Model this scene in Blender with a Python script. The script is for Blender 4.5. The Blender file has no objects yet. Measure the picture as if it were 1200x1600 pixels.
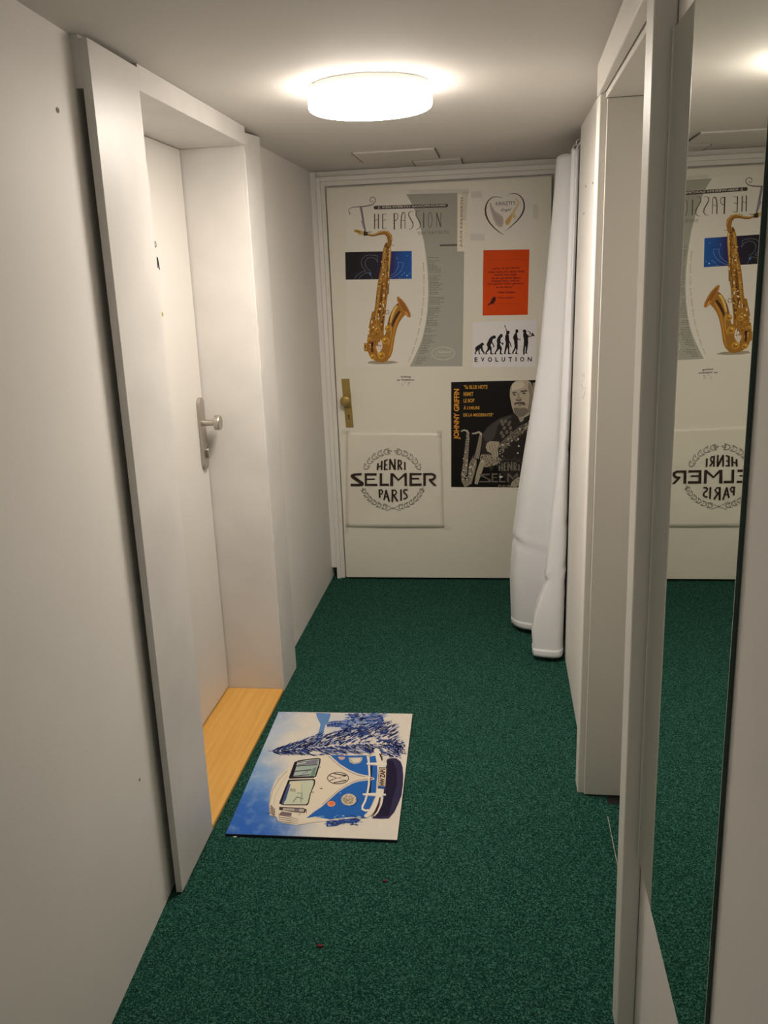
import bpy, bmesh, math, random
from mathutils import Vector, Matrix
random.seed(7)
SC = bpy.context.scene
COL = SC.collection

# ---------------------------------------------------------------- camera
CAM_R = Vector((0.99135862, 0.1255377, -0.03805749))
CAM_U = Vector((0.00409987, 0.26032446, 0.96551249))
CAM_F = Vector((-0.13111551, 0.95732516, -0.2575602))
CAM_C = Vector((0.0, 0.0, 1.5237))
FPX = 1361.19
cd = bpy.data.cameras.new('camera')
cam = bpy.data.objects.new('camera', cd); COL.objects.link(cam)
m = Matrix((( CAM_R.x, CAM_U.x, -CAM_F.x), (CAM_R.y, CAM_U.y, -CAM_F.y), (CAM_R.z, CAM_U.z, -CAM_F.z)))
cam.matrix_world = Matrix.Translation(CAM_C) @ m.to_4x4()
cd.sensor_fit = 'HORIZONTAL'; cd.sensor_width = 36.0; cd.lens = FPX / 1200 * 36.0
cd.clip_start = 0.02; cd.clip_end = 50
SC.camera = cam
# ---------------------------------------------------------------- world, exposure
w = bpy.data.worlds.new('world'); SC.world = w; w.use_nodes = True
w.node_tree.nodes['Background'].inputs[0].default_value = (1.0, 0.93, 0.84, 1)
w.node_tree.nodes['Background'].inputs[1].default_value = 0.34      # dim light of the next room, at the open end behind the camera
vs = SC.view_settings
vs.view_transform = 'Standard'; vs.look = 'None'; vs.exposure = 0.84; vs.gamma = 1.0; vs.use_curve_mapping = False
LAMP_STRENGTH = 39.0     # underside of the diffuser
LAMP_SIDE = 6.5          # its rim
LAMP_COLOR = (1.0, 0.905, 0.80)

H = 2.0245          # ceiling height
D = 4.2963          # front face of the far door leaf

# ---------------------------------------------------------------- helpers
def srgb(c):
    out = []
    for v in c:
        v = v / 255.0
        out.append(v / 12.92 if v <= 0.04045 else ((v + 0.055) / 1.055) ** 2.4)
    return tuple(out)

def mat(name, color, rough=0.5, metal=0.0, bump=0.0, bscale=80.0, mottle=0.0, mscale=3.0, spec=0.5, color2=None, bdist=0.002, coat=0.0):
    M = bpy.data.materials.new(name); M.use_nodes = True
    nt = M.node_tree; b = nt.nodes['Principled BSDF']
    b.inputs['Base Color'].default_value = (*color, 1); b.inputs['Roughness'].default_value = rough
    b.inputs['Metallic'].default_value = metal; b.inputs['Specular IOR Level'].default_value = spec
    b.inputs['Coat Weight'].default_value = coat
    tc = nt.nodes.new('ShaderNodeTexCoord')
    if mottle > 0 or color2:
        n = nt.nodes.new('ShaderNodeTexNoise'); n.inputs['Scale'].default_value = mscale; n.inputs['Detail'].default_value = 5
        r = nt.nodes.new('ShaderNodeValToRGB'); nt.links.new(tc.outputs['Object'], n.inputs['Vector'])
        c2 = color2 or tuple(c * (1 - mottle) for c in color)
        r.color_ramp.elements[0].color = (*c2, 1); r.color_ramp.elements[1].color = (*color, 1)
        r.color_ramp.elements[0].position = .35; r.color_ramp.elements[1].position = .62
        nt.links.new(n.outputs['Fac'], r.inputs['Fac']); nt.links.new(r.outputs['Color'], b.inputs['Base Color'])
    if bump > 0:
        n2 = nt.nodes.new('ShaderNodeTexNoise'); n2.inputs['Scale'].default_value = bscale; n2.inputs['Detail'].default_value = 4
        bp_ = nt.nodes.new('ShaderNodeBump'); bp_.inputs['Strength'].default_value = bump; bp_.inputs['Distance'].default_value = bdist
        nt.links.new(tc.outputs['Object'], n2.inputs['Vector']); nt.links.new(n2.outputs['Fac'], bp_.inputs['Height'])
        nt.links.new(bp_.outputs['Normal'], b.inputs['Normal'])
    return M

def tag(o, label=None, cat=None, group=None, kind=None):
    if label: o['label'] = label
    if cat: o['category'] = cat
    if group: o['group'] = group
    if kind: o['kind'] = kind
    return o

def link_mesh(name, me, material=None, parent=None):
    o = bpy.data.objects.new(name, me); COL.objects.link(o)
    if material:
        me.materials.append(material)
    if parent:
        o.parent = parent
        o.matrix_parent_inverse = Matrix.Translation(-parent.location)
    return o

def bm_obj(name, bm, material=None, parent=None, bevel=0.0, smooth=False, segs=2):
    bmesh.ops.recalc_face_normals(bm, faces=bm.faces)
    me = bpy.data.meshes.new(name); bm.to_mesh(me); bm.free()
    if smooth:
        for p in me.polygons: p.use_smooth = True
    o = link_mesh(name, me, material, parent)
    if bevel > 0:
        md = o.modifiers.new('bevel', 'BEVEL'); md.width = bevel; md.segments = segs; md.limit_method = 'ANGLE'
        md.angle_limit = math.radians(40); md.harden_normals = False
    return o

def empty(name, loc, label=None, cat=None, group=None, kind=None):
    o = bpy.data.objects.new(name, None); COL.objects.link(o); o.location = loc; o.empty_display_size = .05
    return tag(o, label, cat, group, kind)

def hexa(bm, p):
    """eight corners: bottom ring 0-3, top ring 4-7"""
    v = [bm.verts.new(q) for q in p]
    for f in ((0, 1, 2, 3), (4, 5, 6, 7), (0, 1, 5, 4), (1, 2, 6, 5), (2, 3, 7, 6), (3, 0, 4, 7)):
        bm.faces.new([v[i] for i in f])
def box(bm, x0, x1, y0, y1, z0, z1, x0t=None, x1t=None):
    a = x0 if x0t is None else x0t; b = x1 if x1t is None else x1t
    hexa(bm, [(x0, y0, z0), (x1, y0, z0), (x1, y1, z0), (x0, y1, z0), (a, y0, z1), (b, y0, z1), (b, y1, z1), (a, y1, z1)])
def cyl(bm, c, axis, r, h, n=40, r2=None):
    """axis 'x','y','z'; starts at c and runs h along the axis"""
    r2 = r if r2 is None else r2; A = []; B = []
    for i in range(n):
        t = 2 * math.pi * i / n; u, v = math.cos(t), math.sin(t)
        def P(rr, d):
            if axis == 'x': return (c[0] + d, c[1] + rr * u, c[2] + rr * v)
            if axis == 'y': return (c[0] + rr * u, c[1] + d, c[2] + rr * v)
            return (c[0] + rr * u, c[1] + rr * v, c[2] + d)
        A.append(bm.verts.new(P(r, 0))); B.append(bm.verts.new(P(r2, h)))
    bm.faces.new(A); bm.faces.new(B)
    for i in range(n): bm.faces.new((A[i], A[(i + 1) % n], B[(i + 1) % n], B[i]))
def one(name, args, material, parent=None, bevel=0.0, **k):
    bm = bmesh.new(); box(bm, *args); return bm_obj(name, bm, material, parent, bevel, **k)
def revolve(bm, c, axis, prof, n=48):
    rings = []
    for d, r in prof:
        ring = []
        for i in range(n):
            t = 2 * math.pi * i / n; u, v = math.cos(t) * r, math.sin(t) * r
            ring.append(bm.verts.new({'x': (c[0] + d, c[1] + u, c[2] + v), 'y': (c[0] + u, c[1] + d, c[2] + v), 'z': (c[0] + u, c[1] + v, c[2] + d)}[axis]))
        rings.append(ring)
    bm.faces.new(rings[0]); bm.faces.new(rings[-1])
    for a, b in zip(rings, rings[1:]):
        for i in range(n): bm.faces.new((a[i], a[(i + 1) % n], b[(i + 1) % n], b[i]))

def ray(px, py, ax, val):
    """the point of the plane (axis ax = val) that the photo shows at this pixel"""
    d = CAM_F + CAM_R * ((px - 600) / FPX) - CAM_U * ((py - 800) / FPX)
    return CAM_C + d * ((val - CAM_C[ax]) / d[ax])

# ---------------------------------------------------------------- materials
PAINT = mat('white_wall_paint', (.82, .79, .75), .62, bump=.25, bscale=140, mottle=.05, mscale=1.8, bdist=.001)
PAINT_PATCH = mat('patchy_white_gloss_paint', (.70, .675, .645), .42, bump=.12, bscale=60, mottle=.09, mscale=5, bdist=.001)
CEIL = mat('matt_ceiling_paint', (.66, .63, .59), .8, bump=.15, bscale=90, bdist=.001)
TRIM = mat('white_satin_trim_paint', (.82, .79, .74), .4, bump=.05, bscale=30)
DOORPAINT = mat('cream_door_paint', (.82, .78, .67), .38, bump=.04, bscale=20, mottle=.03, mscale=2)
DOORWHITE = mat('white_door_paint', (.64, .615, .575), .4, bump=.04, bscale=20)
LAMINATE = mat('beige_white_laminate', (.78, .75, .69), .38, bump=.03, bscale=20)
DARK = mat('dark_gap_and_shade', (.010, .009, .008), .9, mottle=.4, mscale=20)
STEEL = mat('brushed_steel', (.50, .46, .41), .32, metal=1, bump=.1, bscale=200, bdist=.0004)
BRASS = mat('brass_toned_metal', (.42, .30, .10), .38, metal=.75, bump=.05, bscale=120, bdist=.0004)
PLASTIC = mat('white_plastic', (.8, .8, .78), .35, mottle=.02)
CURT = mat('white_curtain_fabric', (.73, .73, .745), .42, bump=.35, bscale=9, bdist=.008)
CURT.node_tree.nodes['Principled BSDF'].inputs['Sheen Weight'].default_value = .1

def carpet_mat():
    M = bpy.data.materials.new('dark_green_carpet'); M.use_nodes = True; nt = M.node_tree; b = nt.nodes['Principled BSDF']
    b.inputs['Roughness'].default_value = .95; b.inputs['Specular IOR Level'].default_value = .1
    tc = nt.nodes.new('ShaderNodeTexCoord')
    vo = nt.nodes.new('ShaderNodeTexVoronoi'); vo.inputs['Scale'].default_value = 370
    se = nt.nodes.new('ShaderNodeSeparateColor'); nt.links.new(tc.outputs['Object'], vo.inputs['Vector']); nt.links.new(vo.outputs['Color'], se.inputs['Color'])
    n0 = nt.nodes.new('ShaderNodeTexNoise'); n0.inputs['Scale'].default_value = 150; n0.inputs['Detail'].default_value = 3
    nt.links.new(tc.outputs['Object'], n0.inputs['Vector'])
    n = nt.nodes.new('ShaderNodeMix'); n.data_type = 'FLOAT'; n.inputs[0].default_value = .55
    nt.links.new(n0.outputs['Fac'], n.inputs[2]); nt.links.new(se.outputs['Red'], n.inputs[3])
    r = nt.nodes.new('ShaderNodeValToRGB'); e = r.color_ramp.elements
    e[0].position = .25; e[0].color = (.003, .020, .015, 1); e[1].position = .80; e[1].color = (.060, .175, .130, 1)
    mid = e.new(.52); mid.color = (.008, .054, .038, 1)
    nt.links.new(n.outputs[0], r.inputs['Fac'])
    nt.links.new(r.outputs['Color'], b.inputs['Base Color'])
    bu = nt.nodes.new('ShaderNodeBump'); bu.inputs['Strength'].default_value = .5; bu.inputs['Distance'].default_value = .002
    nt.links.new(n.outputs[0], bu.inputs['Height']); nt.links.new(bu.outputs['Normal'], b.inputs['Normal'])
    return M
CARPET = carpet_mat()

def wood_mat():
    M = bpy.data.materials.new('varnished_beech_wood'); M.use_nodes = True; nt = M.node_tree; b = nt.nodes['Principled BSDF']
    b.inputs['Roughness'].default_value = .38
    tc = nt.nodes.new('ShaderNodeTexCoord'); mp = nt.nodes.new('ShaderNodeMapping'); mp.inputs['Scale'].default_value = (60, 2.5, 20)
    n = nt.nodes.new('ShaderNodeTexNoise'); n.inputs['Scale'].default_value = 1.2; n.inputs['Detail'].default_value = 6
    r = nt.nodes.new('ShaderNodeValToRGB'); e = r.color_ramp.elements
    e[0].position = .3; e[0].color = (.66, .34, .07, 1); e[1].position = .7; e[1].color = (.78, .43, .10, 1)
    nt.links.new(tc.outputs['Object'], mp.inputs['Vector']); nt.links.new(mp.outputs['Vector'], n.inputs['Vector'])
    nt.links.new(n.outputs['Fac'], r.inputs['Fac']); nt.links.new(r.outputs['Color'], b.inputs['Base Color'])
    return M
WOOD = wood_mat()

def ink_mat(name, rough, spec=.5):
    M = bpy.data.materials.new(name); M.use_nodes = True; nt = M.node_tree; b = nt.nodes['Principled BSDF']
    a = nt.nodes.new('ShaderNodeVertexColor'); a.layer_name = 'ink'
    nt.links.new(a.outputs['Color'], b.inputs['Base Color']); b.inputs['Roughness'].default_value = rough
    b.inputs['Specular IOR Level'].default_value = spec
    return M
INK = ink_mat('printed_ink', .5, .2); MATINK = ink_mat('printed_mat_pile', .9, .1)

# ---------------------------------------------------------------- room shell
def struct(name, bm, material, **k):
    return tag(bm_obj(name, bm, material, **k), kind='structure')
YB = -1.6
bm = bmesh.new(); box(bm, -1.3, .75, YB, 4.75, -.06, 0); struct('floor', bm, CARPET)
bm = bmesh.new()   # ceiling: flat up to the ridge, then rising slightly towards the far door
s = .007
box(bm, -1.3, .75, YB, 3.46, H, H + .08)
hexa(bm, [(-1.3, 3.46, H), (.75, 3.46, H), (.75, 4.75, H + s), (-1.3, 4.75, H + s), (-1.3, 3.46, H + .08), (.75, 3.46, H + .08), (.75, 4.75, H + .08), (-1.3, 4.75, H + .08)])
struct('ceiling', bm, CEIL)
# left wall: near stretch (slightly splayed), lining of the recess behind the board, stretch beyond the doorway
def lx(y): return -.8570 + (1.905 - y) * .0546
bm = bmesh.new()
hexa(bm, [(-1.25, YB, 0), (lx(YB), YB, 0), (lx(1.93), 1.93, 0), (-1.25, 1.93, 0), (-1.25, YB, H), (lx(YB), YB, H), (lx(1.93), 1.93, H), (-1.25, 1.93, H)])
box(bm, -1.25, -.93, 1.93, 2.06, 0, H)
box(bm, -.90, -.8385, 1.852, 1.925, 1.925, H)
box(bm, -1.25, -1.10, 2.06, 3.06, 0, H)
box(bm, -1.25, -.8814, 3.02, 4.56, 0, H + .018)
struct('wall_left', bm, PAINT)
# wall behind the far door
bm = bmesh.new(); box(bm, -1.25, .75, 4.56, 4.72, 0, H + .017); struct('wall_back', bm, PAINT)
# right wall: stretch with the mirror, lintel, leaning stretch, recess behind the curtain
bm = bmesh.new()
box(bm, .268, .72, YB, 1.555, 0, H)
box(bm, .262, .72, 1.555, 2.40, 1.985, H)
box(bm, .2645, .72, 2.40, 3.43, 0, H, .2960, .72)
box(bm, .46, .72, 3.43, 4.56, 0, H + .016)
struct('wall_right', bm, PAINT)

# ---- left doorway: board, lintel, recess lining, far casing, sill
bm = bmesh.new()
hexa(bm, [(-.8385, 1.848, .003), (-.822, 1.848, .003), (-.822, 2.104, .012), (-.8385, 2.104, .012), (-.8375, 1.848, 2.017), (-.8175, 1.848, 2.017), (-.8175, 2.104, 2.015), (-.8375, 2.104, 2.015)])
struct('trim_1', bm, PAINT_PATCH, bevel=.0012)
bm = bmesh.new(); box(bm, -1.10, -.8195, 2.108, 2.9945, 1.967, H - .0005); struct('trim_2', bm, PAINT_PATCH, bevel=.001)
bm = bmesh.new()                                             # reveal boards either side
box(bm, -1.099, -.8400, 2.995, 3.019, 0, 1.9668)
box(bm, -1.099, -.8400, 2.062, 2.100, 0, 1.9668)
struct('trim_3', bm, PAINT_PATCH)
bm = bmesh.new()                                             # far casing of the doorway
hexa(bm, [(-.880, 2.9965, .002), (-.8262, 2.9965, .002), (-.8258, 3.205, .002), (-.880, 3.205, .002), (-.880, 2.9965, 2.008), (-.8255, 2.9965, 2.008), (-.8258, 3.205, 2.0235), (-.880, 3.205, 2.0235)])
struct('trim_4', bm, PAINT_PATCH, bevel=.002)
bm = bmesh.new(); box(bm, -1.098, -.828, 2.102, 2.9935, .0, .014); struct('trim_5', bm, WOOD, bevel=.003)

# ---- right doorway: casings with a bead, lintel casing, deep lining
def lean(z): return .234 + .015 * z / H
bm = bmesh.new()
box(bm, .231, .2638, 2.378, 2.446, 0, 1.944, .249, .290)
struct('trim_6', bm, TRIM, bevel=.004, segs=3)
bm = bmesh.new(); box(bm, .234, .2675, 1.489, 1.560, 0, 2.0235, .2315, .2675); struct('trim_7', bm, LAMINATE, bevel=.004, segs=3)
bm = bmesh.new()
hexa(bm, [(.2335, 1.5605, 1.946), (.2615, 1.5605, 1.946), (.2615, 2.446, 1.946), (.249, 2.446, 1.946), (.2325, 1.5605, 2.0235), (.2615, 1.5605, 2.0235), (.2615, 2.446, 2.0235), (.249, 2.446, 2.0235)])
struct('trim_8', bm, TRIM, bevel=.003, segs=3)
bm = bmesh.new()
box(bm, .2495, .43, 2.366, 2.3775, .004, 1.931, .2665, .43)
box(bm, .2645, .43, 2.3775, 2.3995, .012, 1.931, .2800, .43)
box(bm, .2635, .43, 1.5605, 2.3995, 1.932, 1.9845)
box(bm, .2685, .43, 1.5555, 1.572, .004, 1.931)
struct('trim_9', bm, LAMINATE, bevel=.0015)
bm = bmesh.new(); box(bm, .3062, .3080, 1.98, 2.262, .0, .0025); struct('trim_10', bm, mat('worn_metal_strip', (.45, .44, .36), .5, mottle=.3, mscale=60), bevel=.0005)   # edging strip of the carpet
bm = bmesh.new(); box(bm, .315, .43, 2.325, 2.3655, .0005, .0015); struct('shade_strip', bm, DARK)  # dark strip laid on the carpet as painted shadow below the door lining
D3 = empty('door_3', (.43, 1.97, 0), kind='structure')
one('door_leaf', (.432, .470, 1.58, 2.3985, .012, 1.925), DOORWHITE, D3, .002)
bm = bmesh.new(); box(bm, .424, .432, 1.63, 1.665, .93, 1.15); bm_obj('handle_plate', bm, STEEL, D3, .002)
bm = bmesh.new(); cyl(bm, (.38, 1.648, 1.08), 'x', .009, .045, 20); box(bm, .374, .388, 1.64, 1.76, 1.071, 1.089); bm_obj('handle', bm, STEEL, D3, .003)

# ---- door in the left recess
D2 = empty('door_2', (-1.05, 2.55, 0), kind='structure')
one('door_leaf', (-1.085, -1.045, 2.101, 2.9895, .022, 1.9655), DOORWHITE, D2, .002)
bm = bmesh.new(); box(bm, -1.0855, -1.0865, 2.101, 2.994, .014, 1.967); bm_obj('door_backing', bm, DARK, D2)
def pill(bm, x0, x1, yc, z0, z1, r, n=14):
    pts = [(yc + r * math.cos(t), z1 - r + r * math.sin(t)) for t in [math.pi * i / n for i in range(n + 1)]]
    pts += [(yc + r * math.cos(t), z0 + r + r * math.sin(t)) for t in [math.pi + math.pi * i / n for i in range(n + 1)]]
    A = [bm.verts.new((x0, a, b)) for a, b in pts]; B = [bm.verts.new((x1, a, b)) for a, b in pts]
    bm.faces.new(A); bm.faces.new(B)
    for i in range(len(A)): bm.faces.new((A[i], A[(i + 1) % len(A)], B[(i + 1) % len(A)], B[i]))
bm = bmesh.new(); pill(bm, -1.045, -1.033, 2.945, .892, 1.150, .026)
plate = bm_obj('handle_plate', bm, STEEL, D2, .004, segs=3)
bm = bmesh.new(); revolve(bm, (-1.033, 2.942, 1.060), 'x', [(0, .013), (.002, .0105), (.042, .0105), (.043, .0235), (.045, .0265), (.060, .0265), (.063, .0245), (.0635, .020)], 48)
bm_obj('door_knob', bm, STEEL, plate, smooth=False)
bm = bmesh.new(); pill(bm, -1.033, -1.024, 2.952, .932, .968, .0085); bm_obj('lock_cylinder', bm, STEEL, plate, .0015)
bm = bmesh.new(); cyl(bm, (-1.045, 2.684, 1.655), 'x', .0095, .003, 24); hole = bm_obj('peephole', bm, mat('tarnished_metal', (.16, .14, .12), .5, metal=.5, mottle=.2, mscale=80), D2)
bm = bmesh.new(); cyl(bm, (-1.0422, 2.684, 1.655), 'x', .0055, .0008, 20); bm_obj('peephole_lens', bm, mat('peephole_glass', (.45, .43, .40), .15, mottle=.1, mscale=90), hole)
YEL = mat('yellowed_glue_spot', (.45, .38, .10), .7, mottle=.3, mscale=60)
bm = bmesh.new(); box(bm, -1.0455, -1.0435, 2.690, 2.694, 1.585, 1.618); hexa(bm, [(-1.0455, 2.701, 1.580), (-1.0435, 2.701, 1.580), (-1.0435, 2.705, 1.580), (-1.0455, 2.705, 1.580), (-1.0455, 2.694, 1.612), (-1.0435, 2.694, 1.612), (-1.0435, 2.698, 1.616), (-1.0455, 2.698, 1.616)])
bm_obj('scratch_mark', bm, DARK, D2)
bm = bmesh.new(); cyl(bm, (-1.045, 2.690, 1.445), 'x', .0065, .0012, 14); bm_obj('glue_spot', bm, YEL, D2)

# ---- far door with its boxed frame
bm = bmesh.new()
XL, XR = -.8585, .296
ZT = 2.003
def frame_ring(x0, x1, zt, w, y0, y1):
    box(bm, x0, x0 + w, y0, y1, 0, zt); box(bm, x1 - w, x1, y0, y1, 0, zt); box(bm, x0 + w, x1 - w, y0, y1, zt - w, zt)
frame_ring(XL + .004, XR, ZT, .021, 4.308, 4.559)
frame_ring(XL + .025, XR - .021, ZT - .021, .021, 4.318, 4.559)
box(bm, XL + .004, XR, 4.330, 4.559, ZT - .001, H + .004)
struct('trim_12', bm, TRIM, bevel=.002)
bm = bmesh.new(); box(bm, -.8812, -.8548, 4.316, 4.559, .06, H + .003); struct('trim_13', bm, PAINT)
D1 = empty('door_1', (-.28, 4.32, 0), kind='structure')
one('door_leaf', (-.8035, .2437, D, 4.335, .011, 1.951), DOORPAINT, D1, .0025)
bm = bmesh.new(); box(bm, -.8125, .2535, 4.338, 4.40, 0, 1.9605); bm_obj('rebate', bm, TRIM, D1)
yp = D - .004
bm = bmesh.new(); hexa(bm, [(-.764, yp, .8115), (-.7255, yp, .811), (-.7255, D, .811), (-.764, D, .8115), (-.7765, yp, 1.055), (-.7355, yp, 1.055), (-.7355, D, 1.055), (-.7765, D, 1.055)])
plate = bm_obj('handle_plate', bm, BRASS, D1, .001)
bm = bmesh.new(); hexa(bm, [(-.771, yp - .0006, .912), (-.7305, yp - .0006, .912), (-.7305, yp, .912), (-.771, yp, .912), (-.771, yp - .0006, .915), (-.7305, yp - .0006, .915), (-.7305, yp, .915), (-.771, yp, .915)])
cyl(bm, (-.7475, yp - .0008, .870), 'y', .0055, .0008, 20); box(bm, -.7505, -.7445, yp - .0008, yp, .851, .870)
bm_obj('keyhole', bm, mat('dark_brass', (.16, .105, .05), .6, metal=.3, mottle=.2, mscale=90), plate)
bm = bmesh.new(); revolve(bm, (-.7525, yp, .950), 'y', [(0, .020), (-.003, .0185), (-.005, .010), (-.025, .010), (-.030, .021), (-.036, .0255), (-.050, .0265), (-.055, .024), (-.057, .018)], 40)
bm_obj('door_knob', bm, BRASS, plate, smooth=True)

# ceiling access panels (thin, slightly proud)
def panel(name, x0, x1, y0, y1, label):
    z = H + s * (y0 - 3.46) / 1.29
    z2 = H + s * (y1 - 3.46) / 1.29
    bm = bmesh.new(); hexa(bm, [(x0, y0, z - .006), (x1, y0, z - .006), (x1, y1, z2 - .006), (x0, y1, z2 - .006), (x0, y0, z + .004), (x1, y0, z + .004), (x1, y1, z2 + .004), (x0, y1, z2 + .004)])
    root = empty(name, ((x0 + x1) / 2, (y0 + y1) / 2, z), label, 'ceiling panel')
    bm_obj('panel_board', bm, CEIL, root, bevel=.001)
    for a in (x0, x1):  # side seams; their dark grey also paints in the shading of the panel edges
        q = .0022; bm = bmesh.new()
        hexa(bm, [(a - q, y0, z - .0065), (a + q, y0, z - .0065), (a + q, y1, z2 - .0065), (a - q, y1, z2 - .0065), (a - q, y0, z), (a + q, y0, z), (a + q, y1, z2), (a - q, y1, z2)])
        bm_obj('side_seam', bm, mat('grey_seam_shade', (.22, .20, .18), .9, mottle=.2, mscale=60), root)
panel('ceiling_panel', -.585, -.250, 3.745, 4.04, 'larger painted access panel in the ceiling between the round lamp and the far door')
panel('ceiling_panel.001', -.375, -.160, 4.12, 4.29, 'smaller painted panel in the ceiling directly above the far door frame')

# ---------------------------------------------------------------- ceiling lamp
LC = (-.338, 2.515)
L = empty('ceiling_lamp', (LC[0], LC[1], H), 'round glowing white ceiling lamp in the middle of the corridor ceiling', 'lamp')
bm = bmesh.new(); cyl(bm, (LC[0], LC[1], H - .0155), 'z', .161, .0150, 72); bm_obj('base_plate', bm, PLASTIC, L, .002)
def emis(strength):
    M = bpy.data.materials.new('glowing_diffuser'); M.use_nodes = True; nt = M.node_tree; b = nt.nodes['Principled BSDF']
    b.inputs['Base Color'].default_value = (.9, .9, .88, 1); b.inputs['Roughness'].default_value = .4
    n = nt.nodes.new('ShaderNodeTexNoise'); n.inputs['Scale'].default_value = 1.0
    mx = nt.nodes.new('ShaderNodeMixRGB'); mx.inputs['Fac'].default_value = 1; mx.inputs['Color1'].default_value = (*LAMP_COLOR, 1); mx.inputs['Color2'].default_value = (*LAMP_COLOR, 1)
    nt.links.new(n.outputs['Fac'], mx.inputs['Fac'])
    nt.links.new(mx.outputs['Color'], b.inputs['Emission Color']); b.inputs['Emission Strength'].default_value = strength
    return M
R = .166
bm = bmesh.new(); revolve(bm, (LC[0], LC[1], H), 'z', [(-.0215, .152), (-.021, R - .002), (-.023, R), (-.050, R)], 96)
bm_obj('diffuser_rim', bm, emis(LAMP_SIDE), L, smooth=False)
bm = bmesh.new(); revolve(bm, (LC[0], LC[1], H), 'z', [(-.0501, R), (-.057, R - .003), (-.061, R - .010), (-.063, R - .03), (-.064, .05)], 96)
bm_obj('diffuser', bm, emis(LAMP_STRENGTH), L, smooth=False)
for a in (2.55, 5.6, .5, 3.7):
    x, y = LC[0] + .163 * math.cos(a), LC[1] + .163 * math.sin(a)
    one('clip', (x - .003, x + .003, y - .003, y + .003, H - .014, H - .004), PLASTIC, L)

# ---------------------------------------------------------------- mirror on the right wall
def mirror():
    root = empty('wall_mirror', (.268, 1.22, .434), 'tall frameless mirror with dark green glass edge on the right wall', 'mirror')
    M = bpy.data.materials.new('silvered_glass'); M.use_nodes = True; nt = M.node_tree; b = nt.nodes['Principled BSDF']
    b.inputs['Metallic'].default_value = 1; b.inputs['Roughness'].default_value = .0
    n = nt.nodes.new('ShaderNodeTexNoise'); n.inputs['Scale'].default_value = 2
    r = nt.nodes.new('ShaderNodeValToRGB'); r.color_ramp.elements[0].color = (.81, .84, .79, 1); r.color_ramp.elements[1].color = (.82, .85, .80, 1)
    nt.links.new(n.outputs['Fac'], r.inputs['Fac']); nt.links.new(r.outputs['Color'], b.inputs['Base Color'])
    G = mat('dark_green_glass_edge', (.02, .05, .035), .15, mottle=.2, mscale=30)
    y0, y1, z0, z1 = .9622, 1.4765, .434, 1.8693
    one('glass_edge', (.2622, .2675, y0, y1, z0, z1), G, root)
    bm = bmesh.new(); e = .0006
    v = [bm.verts.new(p) for p in [(.2617, y0 + e, z0 + e), (.2617, y1 - e, z0 + e), (.2617, y1 - e, z1 - e), (.2617, y0 + e, z1 - e)]]
    u = [bm.verts.new(p) for p in [(.2621, y0 + e, z0 + e), (.2621, y1 - e, z0 + e), (.2621, y1 - e, z1 - e), (.2621, y0 + e, z1 - e)]]
    bm.faces.new(v); bm.faces.new(u)
    for i in range(4): bm.faces.new((v[i], v[(i + 1) % 4], u[(i + 1) % 4], u[i]))
    bm_obj('mirror_glass', bm, M, root)
    one('edge_strip', (.2588, .2675, 1.4768, 1.4812, z0, z1), mat('pale_edge_glint', (.80, .80, .72), .4, metal=0, mottle=.03), root)  # pale colour stands in for the bright reflection along the mirror's bevelled edge
mirror()

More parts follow.
